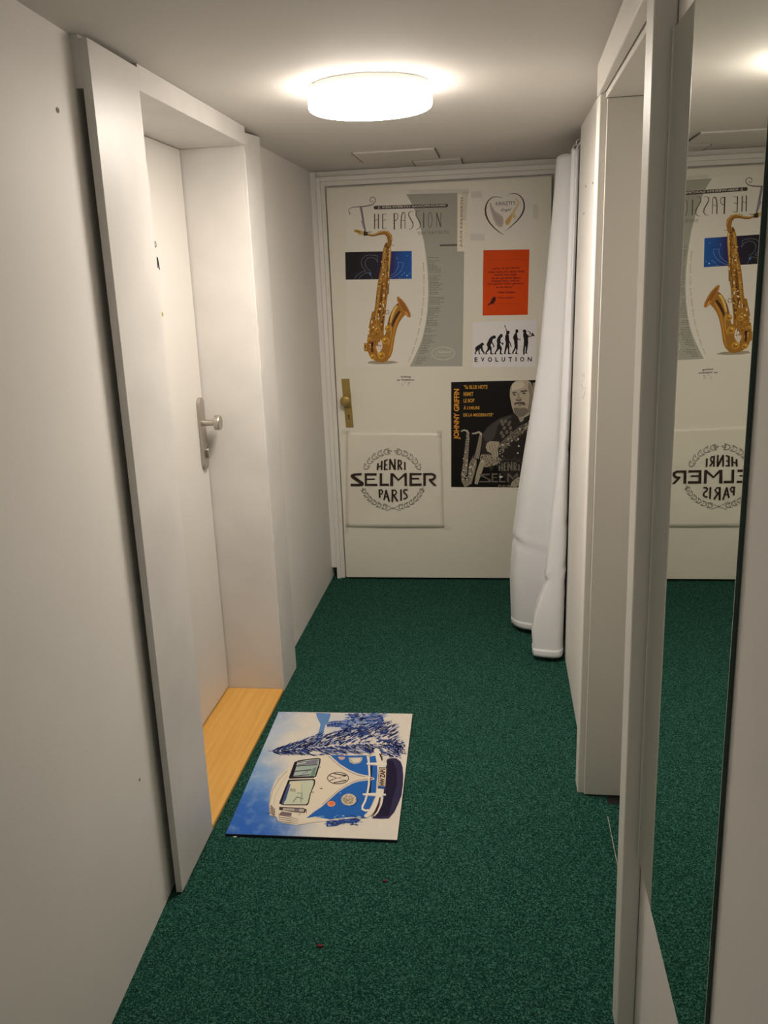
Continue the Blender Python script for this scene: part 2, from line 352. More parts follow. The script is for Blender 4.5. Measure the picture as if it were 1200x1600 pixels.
# ---------------------------------------------------------------- curtain
def curtain():
    root = empty('curtain', (.28, 3.6, 0), 'long white curtain bunched in loose folds at the right beside the far door', 'curtain')
    Z0, Z1 = .022, 1.960
    # silhouettes of the two folds: height -> x of the fold's tip
    near = [(0, .137), (.035, .137), (.12, .128), (.193, .138), (.32, .178), (.593, .207), (.855, .230), (1.205, .246), (1.83, .264), (1.97, .268)]
    far = [(0, .066), (.03, .062), (.249, .052), (.453, .066), (.872, .122), (1.189, .168), (1.589, .200), (1.862, .222), (1.97, .229)]
    def ip(t, z):
        for (a, b), (c, d) in zip(t, t[1:]):
            if z <= c: return b + (d - b) * max(0, (z - a)) / (c - a)
        return t[-1][1]
    def plan(z):
        k = min(1.0, z / Z1)
        n, f = ip(near, z), ip(far, z)
        wl = .256 + .030 * k
        b = 1 - k
        return [(wl + .006, 3.437 + .004 * k), (wl - .003 - .01 * b, 3.437 - .125 * b * b), (n + .014, 3.455 - .14 * b ** 1.5), (n, 3.468 - .125 * b ** 1.5),
                (n + .008, 3.490 - .09 * b), (.280 - .07 * b, 3.530 - .02 * b), (.286 - .10 * b, 3.565), (f + .035 + .01 * k, 3.60), (f, 3.645),
                (f + .010, 3.690), (.285 - .05 * b, 3.76), (.31 - .02 * b, 3.83), (.255 - .06 * b, 3.90), (.262 - .04 * b, 3.95), (.34, 4.02), (.35, 4.12)]
    def cr(P, t):
        n = len(P) - 1; i = min(int(t * n), n - 1); u = t * n - i
        p0, p1, p2, p3 = P[max(i - 1, 0)], P[i], P[i + 1], P[min(i + 2, n)]
        return tuple(.5 * ((2 * p1[k]) + (-p0[k] + p2[k]) * u + (2 * p0[k] - 5 * p1[k] + 4 * p2[k] - p3[k]) * u * u + (-p0[k] + 3 * p1[k] - 3 * p2[k] + p3[k]) * u ** 3) for k in (0, 1))
    NU, NV = 150, 110
    bm = bmesh.new(); g = []
    creases = [(.40, .010, .010), (.375, -.012, .014), (.62, .004, .012), (.86, .004, .01), (1.02, .003, .01), (.28, .006, .012)]
    for j in range(NV + 1):
        z = Z0 + (Z1 - Z0) * j / NV; P = plan(z); row = []
        for i in range(NU + 1):
            t = i / NU; x, y = cr(P, t)
            dx = 0
            for zc, amp, wd in creases:
                zz = zc + .05 * math.sin(9 * t + zc * 7)
                dx += amp * .8 * math.exp(-((z - zz) / wd) ** 2) * (.5 + .5 * math.sin(17 * t + zc * 31))
            dx += .003 * math.sin(z * 9 + t * 14) * (1 - z / Z1)
            if z < .055: dx -= .002
            zt = z
            if j == NV: zt = z - .008 * (.5 + .5 * math.sin(t * 60))
            if j == 0: zt = z + .010 * t
            row.append(bm.verts.new((x - dx, y, zt)))
        g.append(row)
    for j in range(NV):
        for i in range(NU): bm.faces.new((g[j][i], g[j][i + 1], g[j + 1][i + 1], g[j + 1][i]))
    o = bm_obj('curtain_fabric', bm, CURT, root, smooth=True)
    md = o.modifiers.new('thick', 'SOLIDIFY'); md.thickness = .0012; md.offset = 0
    # stitched hem: a doubled band along the lower edge
    bm = bmesh.new(); g = []
    for j in range(4):
        z = Z0 - .002 + .030 * j / 3; P = plan(max(z, .022)); row = []
        for i in range(NU + 1):
            t = i / NU; x, y = cr(P, t); row.append(bm.verts.new((x - .002, y - .002, z + .010 * t)))
        g.append(row)
    for j in range(3):
        for i in range(NU): bm.faces.new((g[j][i], g[j][i + 1], g[j + 1][i + 1], g[j + 1][i]))
    o = bm_obj('hem', bm, CURT, root, smooth=True); md = o.modifiers.new('thick', 'SOLIDIFY'); md.thickness = .003; md.offset = 0
    # rail and hook loops
    bm = bmesh.new(); cyl(bm, (.300, 3.445, 1.978), 'y', .004, .86, 12); bm_obj('curtain_wire', bm, PLASTIC, root, smooth=True)
    for y in (3.452, 3.58, 3.72, 3.88, 4.05):
        bm = bmesh.new(); n = 18; rr = .012; ring = []
        for i in range(n):
            a = 2 * math.pi * i / n; c = Vector((.293 + rr * math.cos(a), y + .3 * rr * math.cos(a), 1.974 + rr * math.sin(a))); sec = []
            for k in range(6):
                q = 2 * math.pi * k / 6; rad = Vector((math.cos(a), 0, math.sin(a)))
                sec.append(bm.verts.new(c + rad * .0015 * math.cos(q) + Vector((0, .0015 * math.sin(q), 0))))
            ring.append(sec)
        for i in range(n):
            for k in range(6): bm.faces.new((ring[i][k], ring[(i + 1) % n][k], ring[(i + 1) % n][(k + 1) % 6], ring[i][(k + 1) % 6]))
        bm_obj('hook_ring', bm, PLASTIC, root, smooth=True)
curtain()

# ---------------------------------------------------------------- printed sheets
class Print:
    """flat printed artwork lying on a sheet: polygons, strokes and lettering with their own ink colours"""
    def __init__(self, f, normal):
        self.bm = bmesh.new(); self.lay = self.bm.loops.layers.float_color.new('ink'); self.f = f; self.n = Vector(normal); self.gain = 1.14 if normal[2] == 0 else 1.0
    def set(self, x0, y0, sc, dy=0):
        self.x0, self.y0, self.sc, self.dy = x0, y0, sc, dy; return self
    def pt(self, x, y, layer):
        return self.f(self.x0 + x / self.sc, self.y0 + (y + self.dy) / self.sc) + self.n * (layer * .00012)
    def poly(self, pts, c, layer=1):
        vs_ = [self.bm.verts.new(self.pt(x, y, layer)) for x, y in pts]
        try: fc = self.bm.faces.new(vs_)
        except ValueError: return
        for l in fc.loops: l[self.lay] = (*srgb([min(250, q * self.gain) for q in c]), 1)
    def grad(self, pts, cols, layer=1):
        vs_ = [self.bm.verts.new(self.pt(x, y, layer)) for x, y in pts]
        fc = self.bm.faces.new(vs_)
        for l, c in zip(fc.loops, cols): l[self.lay] = (*srgb([min(250, q * self.gain) for q in c]), 1)
    def stroke(self, pts, wd, c, layer=2, closed=False, caps=False):
        n = len(pts); W_ = wd if isinstance(wd, (list, tuple)) else [wd] * n
        A = []; B = []
        for i in range(n):
            a = pts[(i - 1) % n] if (closed or i > 0) else pts[i]; b = pts[(i + 1) % n] if (closed or i < n - 1) else pts[i]
            dx, dy = b[0] - a[0], b[1] - a[1]; l = math.hypot(dx, dy) or 1
            h = W_[i] / 2
            # widen at corners so the line keeps its width
            if (closed or 0 < i < n - 1):
                d1 = (pts[i][0] - a[0], pts[i][1] - a[1]); l1 = math.hypot(*d1) or 1
                cs = (d1[0] * dx + d1[1] * dy) / (l1 * l); h = h / max(.6, cs)
            A.append((pts[i][0] - dy / l * h, pts[i][1] + dx / l * h)); B.append((pts[i][0] + dy / l * h, pts[i][1] - dx / l * h))
        va = [self.bm.verts.new(self.pt(*p, layer)) for p in A]; vb = [self.bm.verts.new(self.pt(*p, layer)) for p in B]
        for i in range(n if closed else n - 1):
            j = (i + 1) % n
            fc = self.bm.faces.new((va[i], va[j], vb[j], vb[i]))
            for lp in fc.loops: lp[self.lay] = (*srgb([min(250, q * self.gain) for q in c]), 1)
    def ell(self, cx, cy, rx, ry, c, layer=2, rot=0, n=24, w=None):
        pts = []
        for i in range(n):
            t = 2 * math.pi * i / n; x, y = rx * math.cos(t), ry * math.sin(t)
            pts.append((cx + x * math.cos(rot) - y * math.sin(rot), cy + x * math.sin(rot) + y * math.cos(rot)))
        if w: self.stroke(pts, w, c, layer, closed=True)
        else: self.poly(pts, c, layer)
    def text(self, body, BL, BR, TL, c, layer=3, bold=0.0, shear=0):
        cu = bpy.data.curves.new('t', 'FONT'); cu.body = body; cu.size = 1; cu.offset = bold; cu.shear = shear
        cu.resolution_u = 3
        o = bpy.data.objects.new('t', cu); COL.objects.link(o)
        dg = bpy.context.evaluated_depsgraph_get(); dg.update()
        me = bpy.data.meshes.new_from_object(o.evaluated_get(dg))
        xs = [v.co.x for v in me.vertices]; ys = [v.co.y for v in me.vertices]
        if xs:
            x0, x1, y0, y1 = min(xs), max(xs), min(ys), max(ys)
            vv = []
            for v in me.vertices:
                a = (v.co.x - x0) / (x1 - x0); b = (v.co.y - y0) / (y1 - y0)
                vv.append(self.bm.verts.new(self.pt(BL[0] + a * (BR[0] - BL[0]) + b * (TL[0] - BL[0]), BL[1] + a * (BR[1] - BL[1]) + b * (TL[1] - BL[1]), layer)))
            for p in me.polygons:
                try: fc = self.bm.faces.new([vv[i] for i in p.vertices])
                except ValueError: continue
                for lp in fc.loops: lp[self.lay] = (*srgb([min(250, q * self.gain) for q in c]), 1)
        bpy.data.objects.remove(o); bpy.data.curves.remove(cu); bpy.data.meshes.remove(me)
    def done(self, name, parent, material=None, label=None):
        n = self.n
        self.bm.normal_update()
        for fc in self.bm.faces:
            if fc.normal.dot(n) < 0: fc.normal_flip()
        me = bpy.data.meshes.new(name); self.bm.to_mesh(me); self.bm.free()
        o = link_mesh(name, me, material or INK, parent)
        if label: o['label'] = label
        return o

def on_door(off):                       # front face of the far door, off metres in front of it
    return lambda px, py: ray(px, py, 1, D) + Vector((0, -off, 0))
NY = (0, -1, 0)
def sheet(name, corners, material, label, cat, thick=.0006, curl=0.0, sheetname='paper'):
    """paper sheet taped to the door: corner pixels TL TR BR BL"""
    P = [ray(*c, 1, D) for c in corners]
    root = empty(name, ((P[3].x + P[2].x) / 2, D, min(P[2].z, P[3].z)), label, cat)
    bm = bmesh.new()
    A = [bm.verts.new(p + Vector((0, -thick, 0))) for p in P]; B = [bm.verts.new(p + Vector((0, -.00005, 0))) for p in P]
    bm.faces.new(A); bm.faces.new(B)
    for i in range(4): bm.faces.new((A[i], A[(i + 1) % 4], B[(i + 1) % 4], B[i]))
    bm_obj(sheetname, bm, material, root)
    return root

TAPE = bpy.data.materials.new('clear_tape'); TAPE.use_nodes = True
_b = TAPE.node_tree.nodes['Principled BSDF']; _b.inputs['Base Color'].default_value = (.80, .78, .70, 1); _b.inputs['Roughness'].default_value = .12; _b.inputs['Alpha'].default_value = .12
_n = TAPE.node_tree.nodes.new('ShaderNodeTexNoise'); _n.inputs['Scale'].default_value = 60
_u = TAPE.node_tree.nodes.new('ShaderNodeBump'); _u.inputs['Strength'].default_value = .9; _u.inputs['Distance'].default_value = .004
TAPE.node_tree.links.new(_n.outputs['Fac'], _u.inputs['Height']); TAPE.node_tree.links.new(_u.outputs['Normal'], _b.inputs['Normal'])
def tape(parent, pts, off=.0022):
    """a strip of clear tape, gently buckled"""
    P = [ray(*p, 1, D) for p in pts]; bm = bmesh.new(); N = 14; rows = []
    horiz = (P[1] - P[0]).length > (P[3] - P[0]).length
    nu, nv = (N, 4) if horiz else (4, N)
    for j in range(nv + 1):
        row = []
        for i in range(nu + 1):
            a, b = i / nu, j / nv
            p = P[0].lerp(P[1], a).lerp(P[3].lerp(P[2], a), b)
            row.append(bm.verts.new(p + Vector((0, -off - .0012 * random.random(), 0))))
        rows.append(row)
    for j in range(nv):
        for i in range(nu): bm.faces.new((rows[j][i], rows[j][i + 1], rows[j + 1][i + 1], rows[j + 1][i]))
    bm_obj('tape', bm, TAPE, parent, smooth=True)

# ---- 1. saxophone poster
PAPER = mat('cream_poster_paper', (.84, .80, .71), .35, mottle=.02, mscale=4)
def sax_poster():
    root = sheet('saxophone_poster', [(541, 303), (726, 301), (722, 573.5), (541, 573.5)], PAPER, 'large poster with a golden saxophone and grey text column, upper left of the far door', 'poster')
    F = on_door(.0007)
    # grey text column
    p = Print(F, NY).set(520, 280, 5.159)
    G = (154, 153, 143)
    p.poly([(592, 122), (830, 116), (1062, 112), (1058, 700), (1045, 1508), (620, 1510), (660, 1430), (700, 1340), (728, 1260), (748, 1170), (762, 1060), (769, 950), (769, 850), (763, 740), (750, 610), (734, 500), (705, 380), (660, 250), (625, 175)], G, 1)
    p.done('grey_column', root)
    # heading
    p = Print(F, NY).set(535, 295, 6)
    K = (62, 50, 42); K2 = (86, 78, 68)
    p.poly([(303, 160), (975, 140), (988, 146), (992, 158), (986, 170), (975, 174), (303, 194), (295, 186), (293, 175), (296, 166)], (72, 66, 62), 2)
    p.text('J. KEILWERTH SAXOPHONES', (332, 189), (968, 169), (332, 165), (188, 180, 168), 3, .03)
    S = lambda pts, wd, c=K: p.stroke(pts, [q * 1.3 for q in wd] if isinstance(wd, list) else wd * 1.3 + 1, c, 2)
    S([(303, 235), (302, 376)], 6); S([(338, 235), (338, 376)], 6); S([(303, 302), (322, 292), (338, 290)], 2.5)
    S([(378, 235), (378, 376)], 6); S([(376, 240), (412, 236)], 2.5); S([(378, 304), (396, 292), (410, 290)], 2.5); S([(376, 374), (414, 371)], 3)
    S([(486, 230), (487, 382)], 8); S([(486, 234), (502, 230), (516, 238), (522, 256), (517, 280), (504, 296), (488, 300)], 3.5)
    S([(550, 376), (551, 290), (556, 248), (566, 226), (578, 220)], 6); S([(578, 220), (587, 238), (588, 374)], 3.5); S([(551, 300), (588, 294)], 2.5)
    S([(664, 212), (640, 210), (622, 224), (622, 250), (640, 284), (660, 318), (662, 350), (648, 374), (622, 382)], [2, 3, 5, 6, 7, 7, 6, 4, 2])
    S([(730, 206), (706, 206), (690, 220), (690, 248), (708, 282), (728, 316), (732, 350), (718, 374), (692, 382)], [2, 3, 5, 6, 7, 7, 6, 4, 2], K2)
    S([(762, 226), (762, 366)], 6, K2)
    p.ell(823, 292, 18, 70, K2, 2, n=28, w=5)
    S([(882, 360), (883, 224)], 3, K2); S([(883, 224), (922, 358)], 7, K2); S([(922, 358), (924, 222)], 3, K2)
    p.text('TO PLAY THE MOST BEAUTIFUL', (705, 434), (1005, 420), (703, 404), (118, 114, 106), 3, .01)
    # big curled T
    C1 = (105, 98, 96)
    S([(66, 242), (72, 226), (60, 214), (60, 196), (78, 180), (110, 172), (150, 168), (200, 166), (245, 158), (285, 146), (306, 124), (312, 100), (298, 80), (276, 78), (262, 92), (258, 112), (268, 126), (282, 122), (284, 108)], [8, 6, 4, 4, 4.5, 5, 6, 8, 8, 7, 6, 5, 5, 5, 5, 4, 4, 4, 3], C1)
    p.poly([(162, 172), (184, 170), (196, 240), (206, 310), (222, 395), (206, 395), (186, 300), (174, 230)], (122, 112, 120), 2)
    p.poly([(174, 300), (188, 296), (204, 372), (196, 372)], (150, 138, 156), 3)
    p.done('heading', root)
    # rule, paragraph rows and oval mark
    p = Print(F, NY).set(640, 400, 8.889)
    Tn = (112, 108, 98)
    y = 22; rows = []
    ed = [(0, 240), (300, 262), (560, 262), (780, 245), (1000, 205), (1200, 165), (1400, 100), (1530, 50)]
    def edge(y):
        for (a, b), (c, d) in zip(ed, ed[1:]):
            if y <= c: return b + (d - b) * (y - a) / (c - a)
        return 50
    while y < 1535:
        x = edge(y) + 12; ln = random.choice([90, 120, 150, 170, 130]); ln += 40 if 350 < y < 760 else 0
        x1 = x + ln
        while x < x1:
            w_ = random.uniform(18, 52); p.stroke([(x, y), (min(x + w_, x1), y - .6)], random.uniform(7, 10), Tn, 2); x += w_ + 8
        y += 23 if random.random() > .16 else 46
    p.done('name_list', root); p = Print(F, NY).set(640, 400, 8.889)
    p.ell(465, 1352, 156, 88, (188, 188, 178), 2, n=48, w=8)
    p.text('J. Keilwerth', (350, 1372), (580, 1368), (352, 1310), (182, 182, 172), 3, .02, .3)
    p.stroke([(352, 1384), (580, 1380)], 5, (182, 182, 172), 3)
    p.done('oval_mark', root); p = Print(F, NY).set(640, 400, 8.889)
    # faint words running along the curve
    cur = [(190, 90), (200, 250), (200, 420), (195, 580), (180, 720), (160, 860), (135, 1000), (105, 1130), (65, 1260), (20, 1390), (-30, 1500)]
    for (a, b), (c, d) in zip(cur, cur[1:]):
        for t in range(6):
            if t == 5: continue
            q0 = (a + (c - a) * t / 6, b + (d - b) * t / 6); q1 = (a + (c - a) * (t + .75) / 6, b + (d - b) * (t + .75) / 6)
            p.stroke([q0, q1], random.uniform(10, 20), (176, 170, 152), 2)
    p.done('curved_lettering', root)
    p = Print(F, NY).set(520, 280, 5.159); p.stroke([(862, 534), (1002, 530)], 14, (88, 82, 76), 3); p.done('ruled_line', root)
    # blue picture band
    p = Print(F, NY).set(520, 280, 5.159)
    st = [(0, (26, 24, 30)), (.42, (34, 28, 38)), (.60, (34, 28, 62)), (.72, (40, 44, 105)), (.82, (30, 72, 140)), (1, (20, 84, 160))]
    xa, xb = 100, 637
    for (a, ca), (b, cb) in zip(st, st[1:]):
        top = lambda t: (xa + (xb - xa) * t, 588 - 10 * t); bot = lambda t: (104 + (637 - 104) * t, 810 - 7 * t)
        p.grad([top(a), top(b), bot(b), bot(a)], [ca, cb, cb, ca], 2)
    p.set(550, 350, 10.909)
    cc = (104, 112, 128)
    p.stroke([(435, 545), (370, 535), (300, 525), (225, 545), (170, 600), (155, 660), (175, 730), (235, 800)], 7, cc, 3)
    p.stroke([(445, 655), (400, 590), (330, 565), (260, 590), (222, 650), (230, 720), (280, 780), (320, 800)], 7, cc, 3)
    p.stroke([(435, 545), (430, 610), (448, 655)], 6, cc, 3)
    p.stroke([(40, 935), (90, 870), (160, 820), (240, 795)], 7, cc, 3); p.stroke([(110, 938), (160, 880), (220, 840), (310, 820)], 7, cc, 3)
    p.stroke([(300, 820), (320, 870), (350, 935)], 5, (90, 110, 160), 3); p.ell(310, 850, 18, 22, (70, 110, 175), 3)
    bl = (100, 150, 205)
    p.stroke([(770, 655), (875, 655), (868, 730), (835, 800), (770, 860), (700, 905), (640, 918)], 6, bl, 3)
    p.stroke([(790, 660), (790, 720), (760, 790), (710, 850), (650, 885)], 6, bl, 3)
    p.ell(938, 878, 10, 10, (190, 215, 240), 3)
    for q in ((850, 872), (895, 832), (815, 915), (770, 600), (765, 575), (985, 845), (935, 545)): p.ell(*q, 7, 7, (110, 160, 215), 3)
    p.stroke([(850, 875), (895, 832)], 4, bl, 3)
    p.done('blue_band', root)
    # the saxophone
    p = Print(F, NY).set(550, 350, 10.909)
    g0 = (150, 104, 38); g1 = (176, 132, 58); g2 = (112, 72, 26); g3 = (206, 172, 96); dk = (66, 42, 20); wh = (226, 208, 176)
    p.poly([(300, 2340), (430, 2325), (700, 2335), (800, 2360), (640, 2385), (420, 2390), (260, 2375)], (150, 138, 118), 3)
    # body
    body = [(552, 360), (530, 440), (518, 520), (508, 640), (488, 760), (466, 880), (438, 1010), (420, 1150), (405, 1300), (390, 1420), (380, 1480), (340, 1500), (325, 1580), (305, 1660), (285, 1760), (272, 1880), (262, 1960), (258, 2030), (205, 2030), (205, 2165), (270, 2175), (300, 2250), (360, 2310), (430, 2345), (530, 2362), (600, 2330), (660, 2260), (695, 2160), (712, 2040), (732, 1920), (762, 1790), (800, 1690), (850, 1610), (905, 1550), (860, 1480), (780, 1350), (720, 1410), (672, 1490), (635, 1580), (610, 1680), (592, 1780), (575, 1860), (555, 1900), (540, 1880), (545, 1740), (562, 1600), (580, 1420), (600, 1260), (625, 1120), (640, 980), (640, 860), (652, 720), (668, 560), (668, 440), (655, 360)]
    p.poly(body, g0, 4)
    p.poly([(415, 2075), (440, 2040), (470, 2030), (485, 1960), (505, 1990), (520, 2040), (518, 2110), (490, 2160), (465, 2195), (430, 2170), (415, 2120)], (205, 190, 180), 5)
    # bell
    p.poly([(765, 1250), (775, 1238), (800, 1243), (850, 1285), (905, 1345), (955, 1430), (995, 1520), (1004, 1575), (985, 1597), (945, 1580), (890, 1530), (840, 1450), (795, 1370), (770, 1300)], (164, 112, 44), 6)
    p.poly([(790, 1262), (850, 1310), (905, 1390), (955, 1480), (978, 1550), (940, 1540), (880, 1470), (825, 1380)], (140, 88, 36), 7)
    p.poly([(900, 1480), (935, 1500), (960, 1560), (935, 1560)], (206, 150, 80), 8)
    # light bands along tube and bell
    p.poly([(740, 1400), (790, 1390), (740, 1470), (700, 1570), (668, 1680), (640, 1690), (660, 1570), (695, 1470)], g3, 6)
    p.poly([(810, 1500), (850, 1530), (790, 1640), (750, 1760), (720, 1880), (700, 2010), (680, 2130), (650, 2230), (620, 2260), (650, 2130), (672, 2000), (700, 1830), (740, 1670)], (182, 126, 50), 6)
    p.poly([(800, 1475), (830, 1500), (770, 1600), (715, 1700), (690, 1770), (675, 1720), (700, 1640), (745, 1550)], dk, 7)
    p.poly([(780, 1350), (810, 1370), (740, 1450), (690, 1560), (660, 1690), (600, 1720), (632, 1590), (680, 1480), (730, 1400)], (128, 78, 30), 5)
    p.poly([(545, 390), (580, 390), (560, 700), (520, 900), (480, 1150), (450, 1400), (430, 1650), (400, 1640), (430, 1300), (460, 1080), (505, 850), (520, 640)], g1, 6)
    p.poly([(500, 1000), (540, 1000), (500, 1350), (480, 1600), (440, 1600), (470, 1300)], g2, 6)
    p.poly([(600, 400), (620, 400), (625, 700), (600, 1000), (570, 1300), (545, 1600), (520, 1820), (500, 1800), (530, 1550), (560, 1250), (590, 950), (600, 650)], g2, 6)
    p.poly([(640, 400), (660, 400), (655, 560), (640, 740), (625, 900), (610, 900), (625, 700)], g3, 6)
    p.poly([(320, 2010), (365, 2010), (360, 2190), (330, 2180)], (70, 30, 24), 7)
    # keys
    rnd = random.Random(5)
    for k in range(170):
        t = rnd.random(); y = 400 + t * 1750; xl_ = 545 - (y - 400) * .155; xr_ = 655 - (y - 400) * .085
        if y > 1500: xl_ = 400 - (y - 1500) * .2; xr_ = 555 - (y - 1500) * .08
        x = rnd.uniform(xl_, xr_); c = rnd.choice([g3, g1, dk, g2, (200, 160, 70), wh, dk, g0]); r = rnd.uniform(6, 19)
        if rnd.random() < .5: p.ell(x, y, r, r * .8, c, 7 + k % 6 * .3, n=10)
        else: p.stroke([(x, y), (x - rnd.uniform(-6, 12), y + rnd.uniform(20, 70))], rnd.uniform(5, 11), c, 7 + k % 6 * .3)
    for x, y, r in ((430, 1800, 46), (610, 1780, 52), (570, 1985, 62), (500, 2240, 62), (355, 2260, 48), (545, 1330, 34), (300, 1960, 30)):
        p.ell(x, y, r, r * .95, (188, 142, 50), 9, n=20); p.ell(x + r * .1, y + r * .1, r * .6, r * .55, (150, 100, 36), 9.4, n=16); p.ell(x - r * .2, y - r * .3, r * .3, r * .2, (224, 190, 110), 9.7, n=12)
    for x, y in ((340, 1670), (290, 1800), (285, 1860), (540, 1390), (545, 1220), (625, 990), (460, 2030)): p.poly([(x - 9, y - 24), (x + 10, y - 26), (x + 8, y + 24), (x - 10, y + 22)], wh, 10)
    p.ell(602, 1505, 30, 34, (120, 96, 40), 8, w=10)
    p.stroke([(655, 1700), (672, 1800), (660, 1950), (620, 2060)], 8, (210, 170, 90), 10)
    p.stroke([(612, 955), (635, 965), (632, 1020), (610, 1030)], 8, g2, 8); p.poly([(600, 1040), (632, 1060), (628, 1190), (598, 1200)], (120, 92, 50), 7)
    p.poly([(215, 2040), (255, 2045), (252, 2150), (212, 2155)], g1, 7); p.poly([(222, 2060), (238, 2062), (236, 2120), (222, 2120)], dk, 8)
    # neck and mouthpiece
    p.stroke([(250, 172), (330, 192), (400, 185), (470, 158), (540, 140), (600, 158), (640, 205), (648, 265), (632, 380)], [40, 38, 42, 50, 62, 78, 82, 76, 66], g0, 6)
    p.stroke([(260, 165), (330, 182), (400, 174), (480, 140), (550, 118), (615, 140), (662, 200), (672, 270)], [8, 9, 10, 11, 12, 12, 10, 8], g3, 8)
    p.stroke([(270, 190), (340, 208), (410, 198), (500, 178), (560, 175), (600, 215), (612, 280)], [6, 8, 8, 9, 10, 10, 8], (104, 60, 24), 8)
    p.poly([(35, 95), (80, 92), (140, 105), (200, 128), (206, 190), (130, 188), (95, 155), (35, 132)], (182, 156, 92), 7)
    p.poly([(50, 105), (130, 118), (150, 160), (110, 150), (60, 128)], (140, 112, 40), 8)
    p.poly([(198, 122), (232, 122), (278, 150), (270, 196), (200, 204)], (62, 44, 30), 8); p.stroke([(250, 142), (335, 136)], 10, (110, 88, 60), 8)
    p.stroke([(450, 140), (450, 115)], 7, g2, 8); p.stroke([(490, 125), (492, 105)], 7, g2, 8)
    p.stroke([(655, 355), (720, 362)], 9, (110, 90, 50), 8); p.poly([(556, 360), (580, 315), (600, 320), (600, 390), (560, 400)], g2, 7)
    p.done('saxophone_picture', root)
    # strip of paper with the maker's name
    p = Print(F, NY).set(520, 280, 5.159)
    p.poly([(1005, 112), (1078, 110), (1070, 582), (1003, 582)], (214, 207, 190), 12)
    p.text('JULIUS KEILWERTH', (1048, 548), (1056, 150), (1022, 548), (112, 102, 92), 13, .01)
    p.done('name_strip', root)
    tape(root, [(640, 297), (733, 295), (733, 303), (640, 305)]); tape(root, [(722, 300), (731, 300), (728, 345), (720, 345)], .0030)
sax_poster()

# ---- 2. heart card in a clear sleeve
WHITEP = mat('white_paper', (.80, .765, .69), .4, mottle=.015, mscale=4)
def heart_card():
    root = sheet('heart_print', [(737, 300.5), (839, 297), (838, 372), (737.5, 374)], WHITEP, 'white sheet with a dark heart outline at the top right of the far door', 'paper sheet')
    p = Print(on_door(.0007), NY).set(730, 295, 10)
    K = (70, 52, 48)
    p.stroke([(555, 156), (520, 138), (470, 124), (420, 126), (370, 148), (325, 195), (296, 255), (284, 330), (290, 400), (315, 470), (350, 530), (410, 600), (480, 660), (540, 702), (580, 724)], [2, 6, 9, 11, 13, 17, 21, 25, 27, 25, 21, 18, 14, 9, 2], K, 2)
    p.stroke([(625, 106), (665, 84), (720, 74), (775, 80), (830, 112), (870, 170), (888, 230), (890, 300), (870, 370), (830, 440), (770, 510), (700, 575), (640, 625), (590, 666)], [2, 6, 9, 12, 15, 19, 22, 24, 23, 20, 17, 13, 8, 2], K, 2)
    p.done('heart_outline', root)
    p = Print(on_door(.0007), NY).set(730, 295, 10)
    p.text("KRISZTI'S", (446, 262), (752, 246), (446, 206), (104, 96, 92), 3, .012); p.text('Engel', (528, 366), (690, 356), (528, 312), (110, 100, 92), 3, .012, .25)
    p.done('lettering', root)
    p = Print(on_door(.0007), NY).set(730, 295, 10)
    p.poly([(350, 215), (372, 225), (400, 290), (440, 350), (510, 400), (560, 440), (570, 520), (550, 590), (500, 600), (450, 560), (410, 480), (380, 380), (355, 290)], (172, 160, 152), 2)
    p.poly([(375, 300), (430, 380), (500, 440), (540, 500), (520, 570), (450, 500), (400, 410)], (160, 150, 148), 2.5)
    p.done('wing_picture', root)
    p = Print(on_door(.0007), NY).set(730, 295, 10)
    p.poly([(745, 160), (765, 150), (815, 200), (812, 235), (780, 300), (740, 370), (760, 440), (745, 470), (700, 440), (680, 520), (650, 568), (610, 572), (588, 540), (600, 490), (650, 430), (700, 370), (730, 320), (770, 260), (795, 215)], (196, 172, 124), 2)
    p.poly([(600, 500), (660, 440), (700, 400), (690, 470), (640, 550), (610, 550)], (186, 150, 92), 3)
    p.done('saxophone_picture', root)
    tape(root, [(736, 299), (752, 298.5), (752, 309), (736, 309)]); tape(root, [(735, 365), (757, 366), (757, 376), (735, 376)]); tape(root, [(833, 320), (841, 320), (841, 342), (833, 342)])
heart_card()

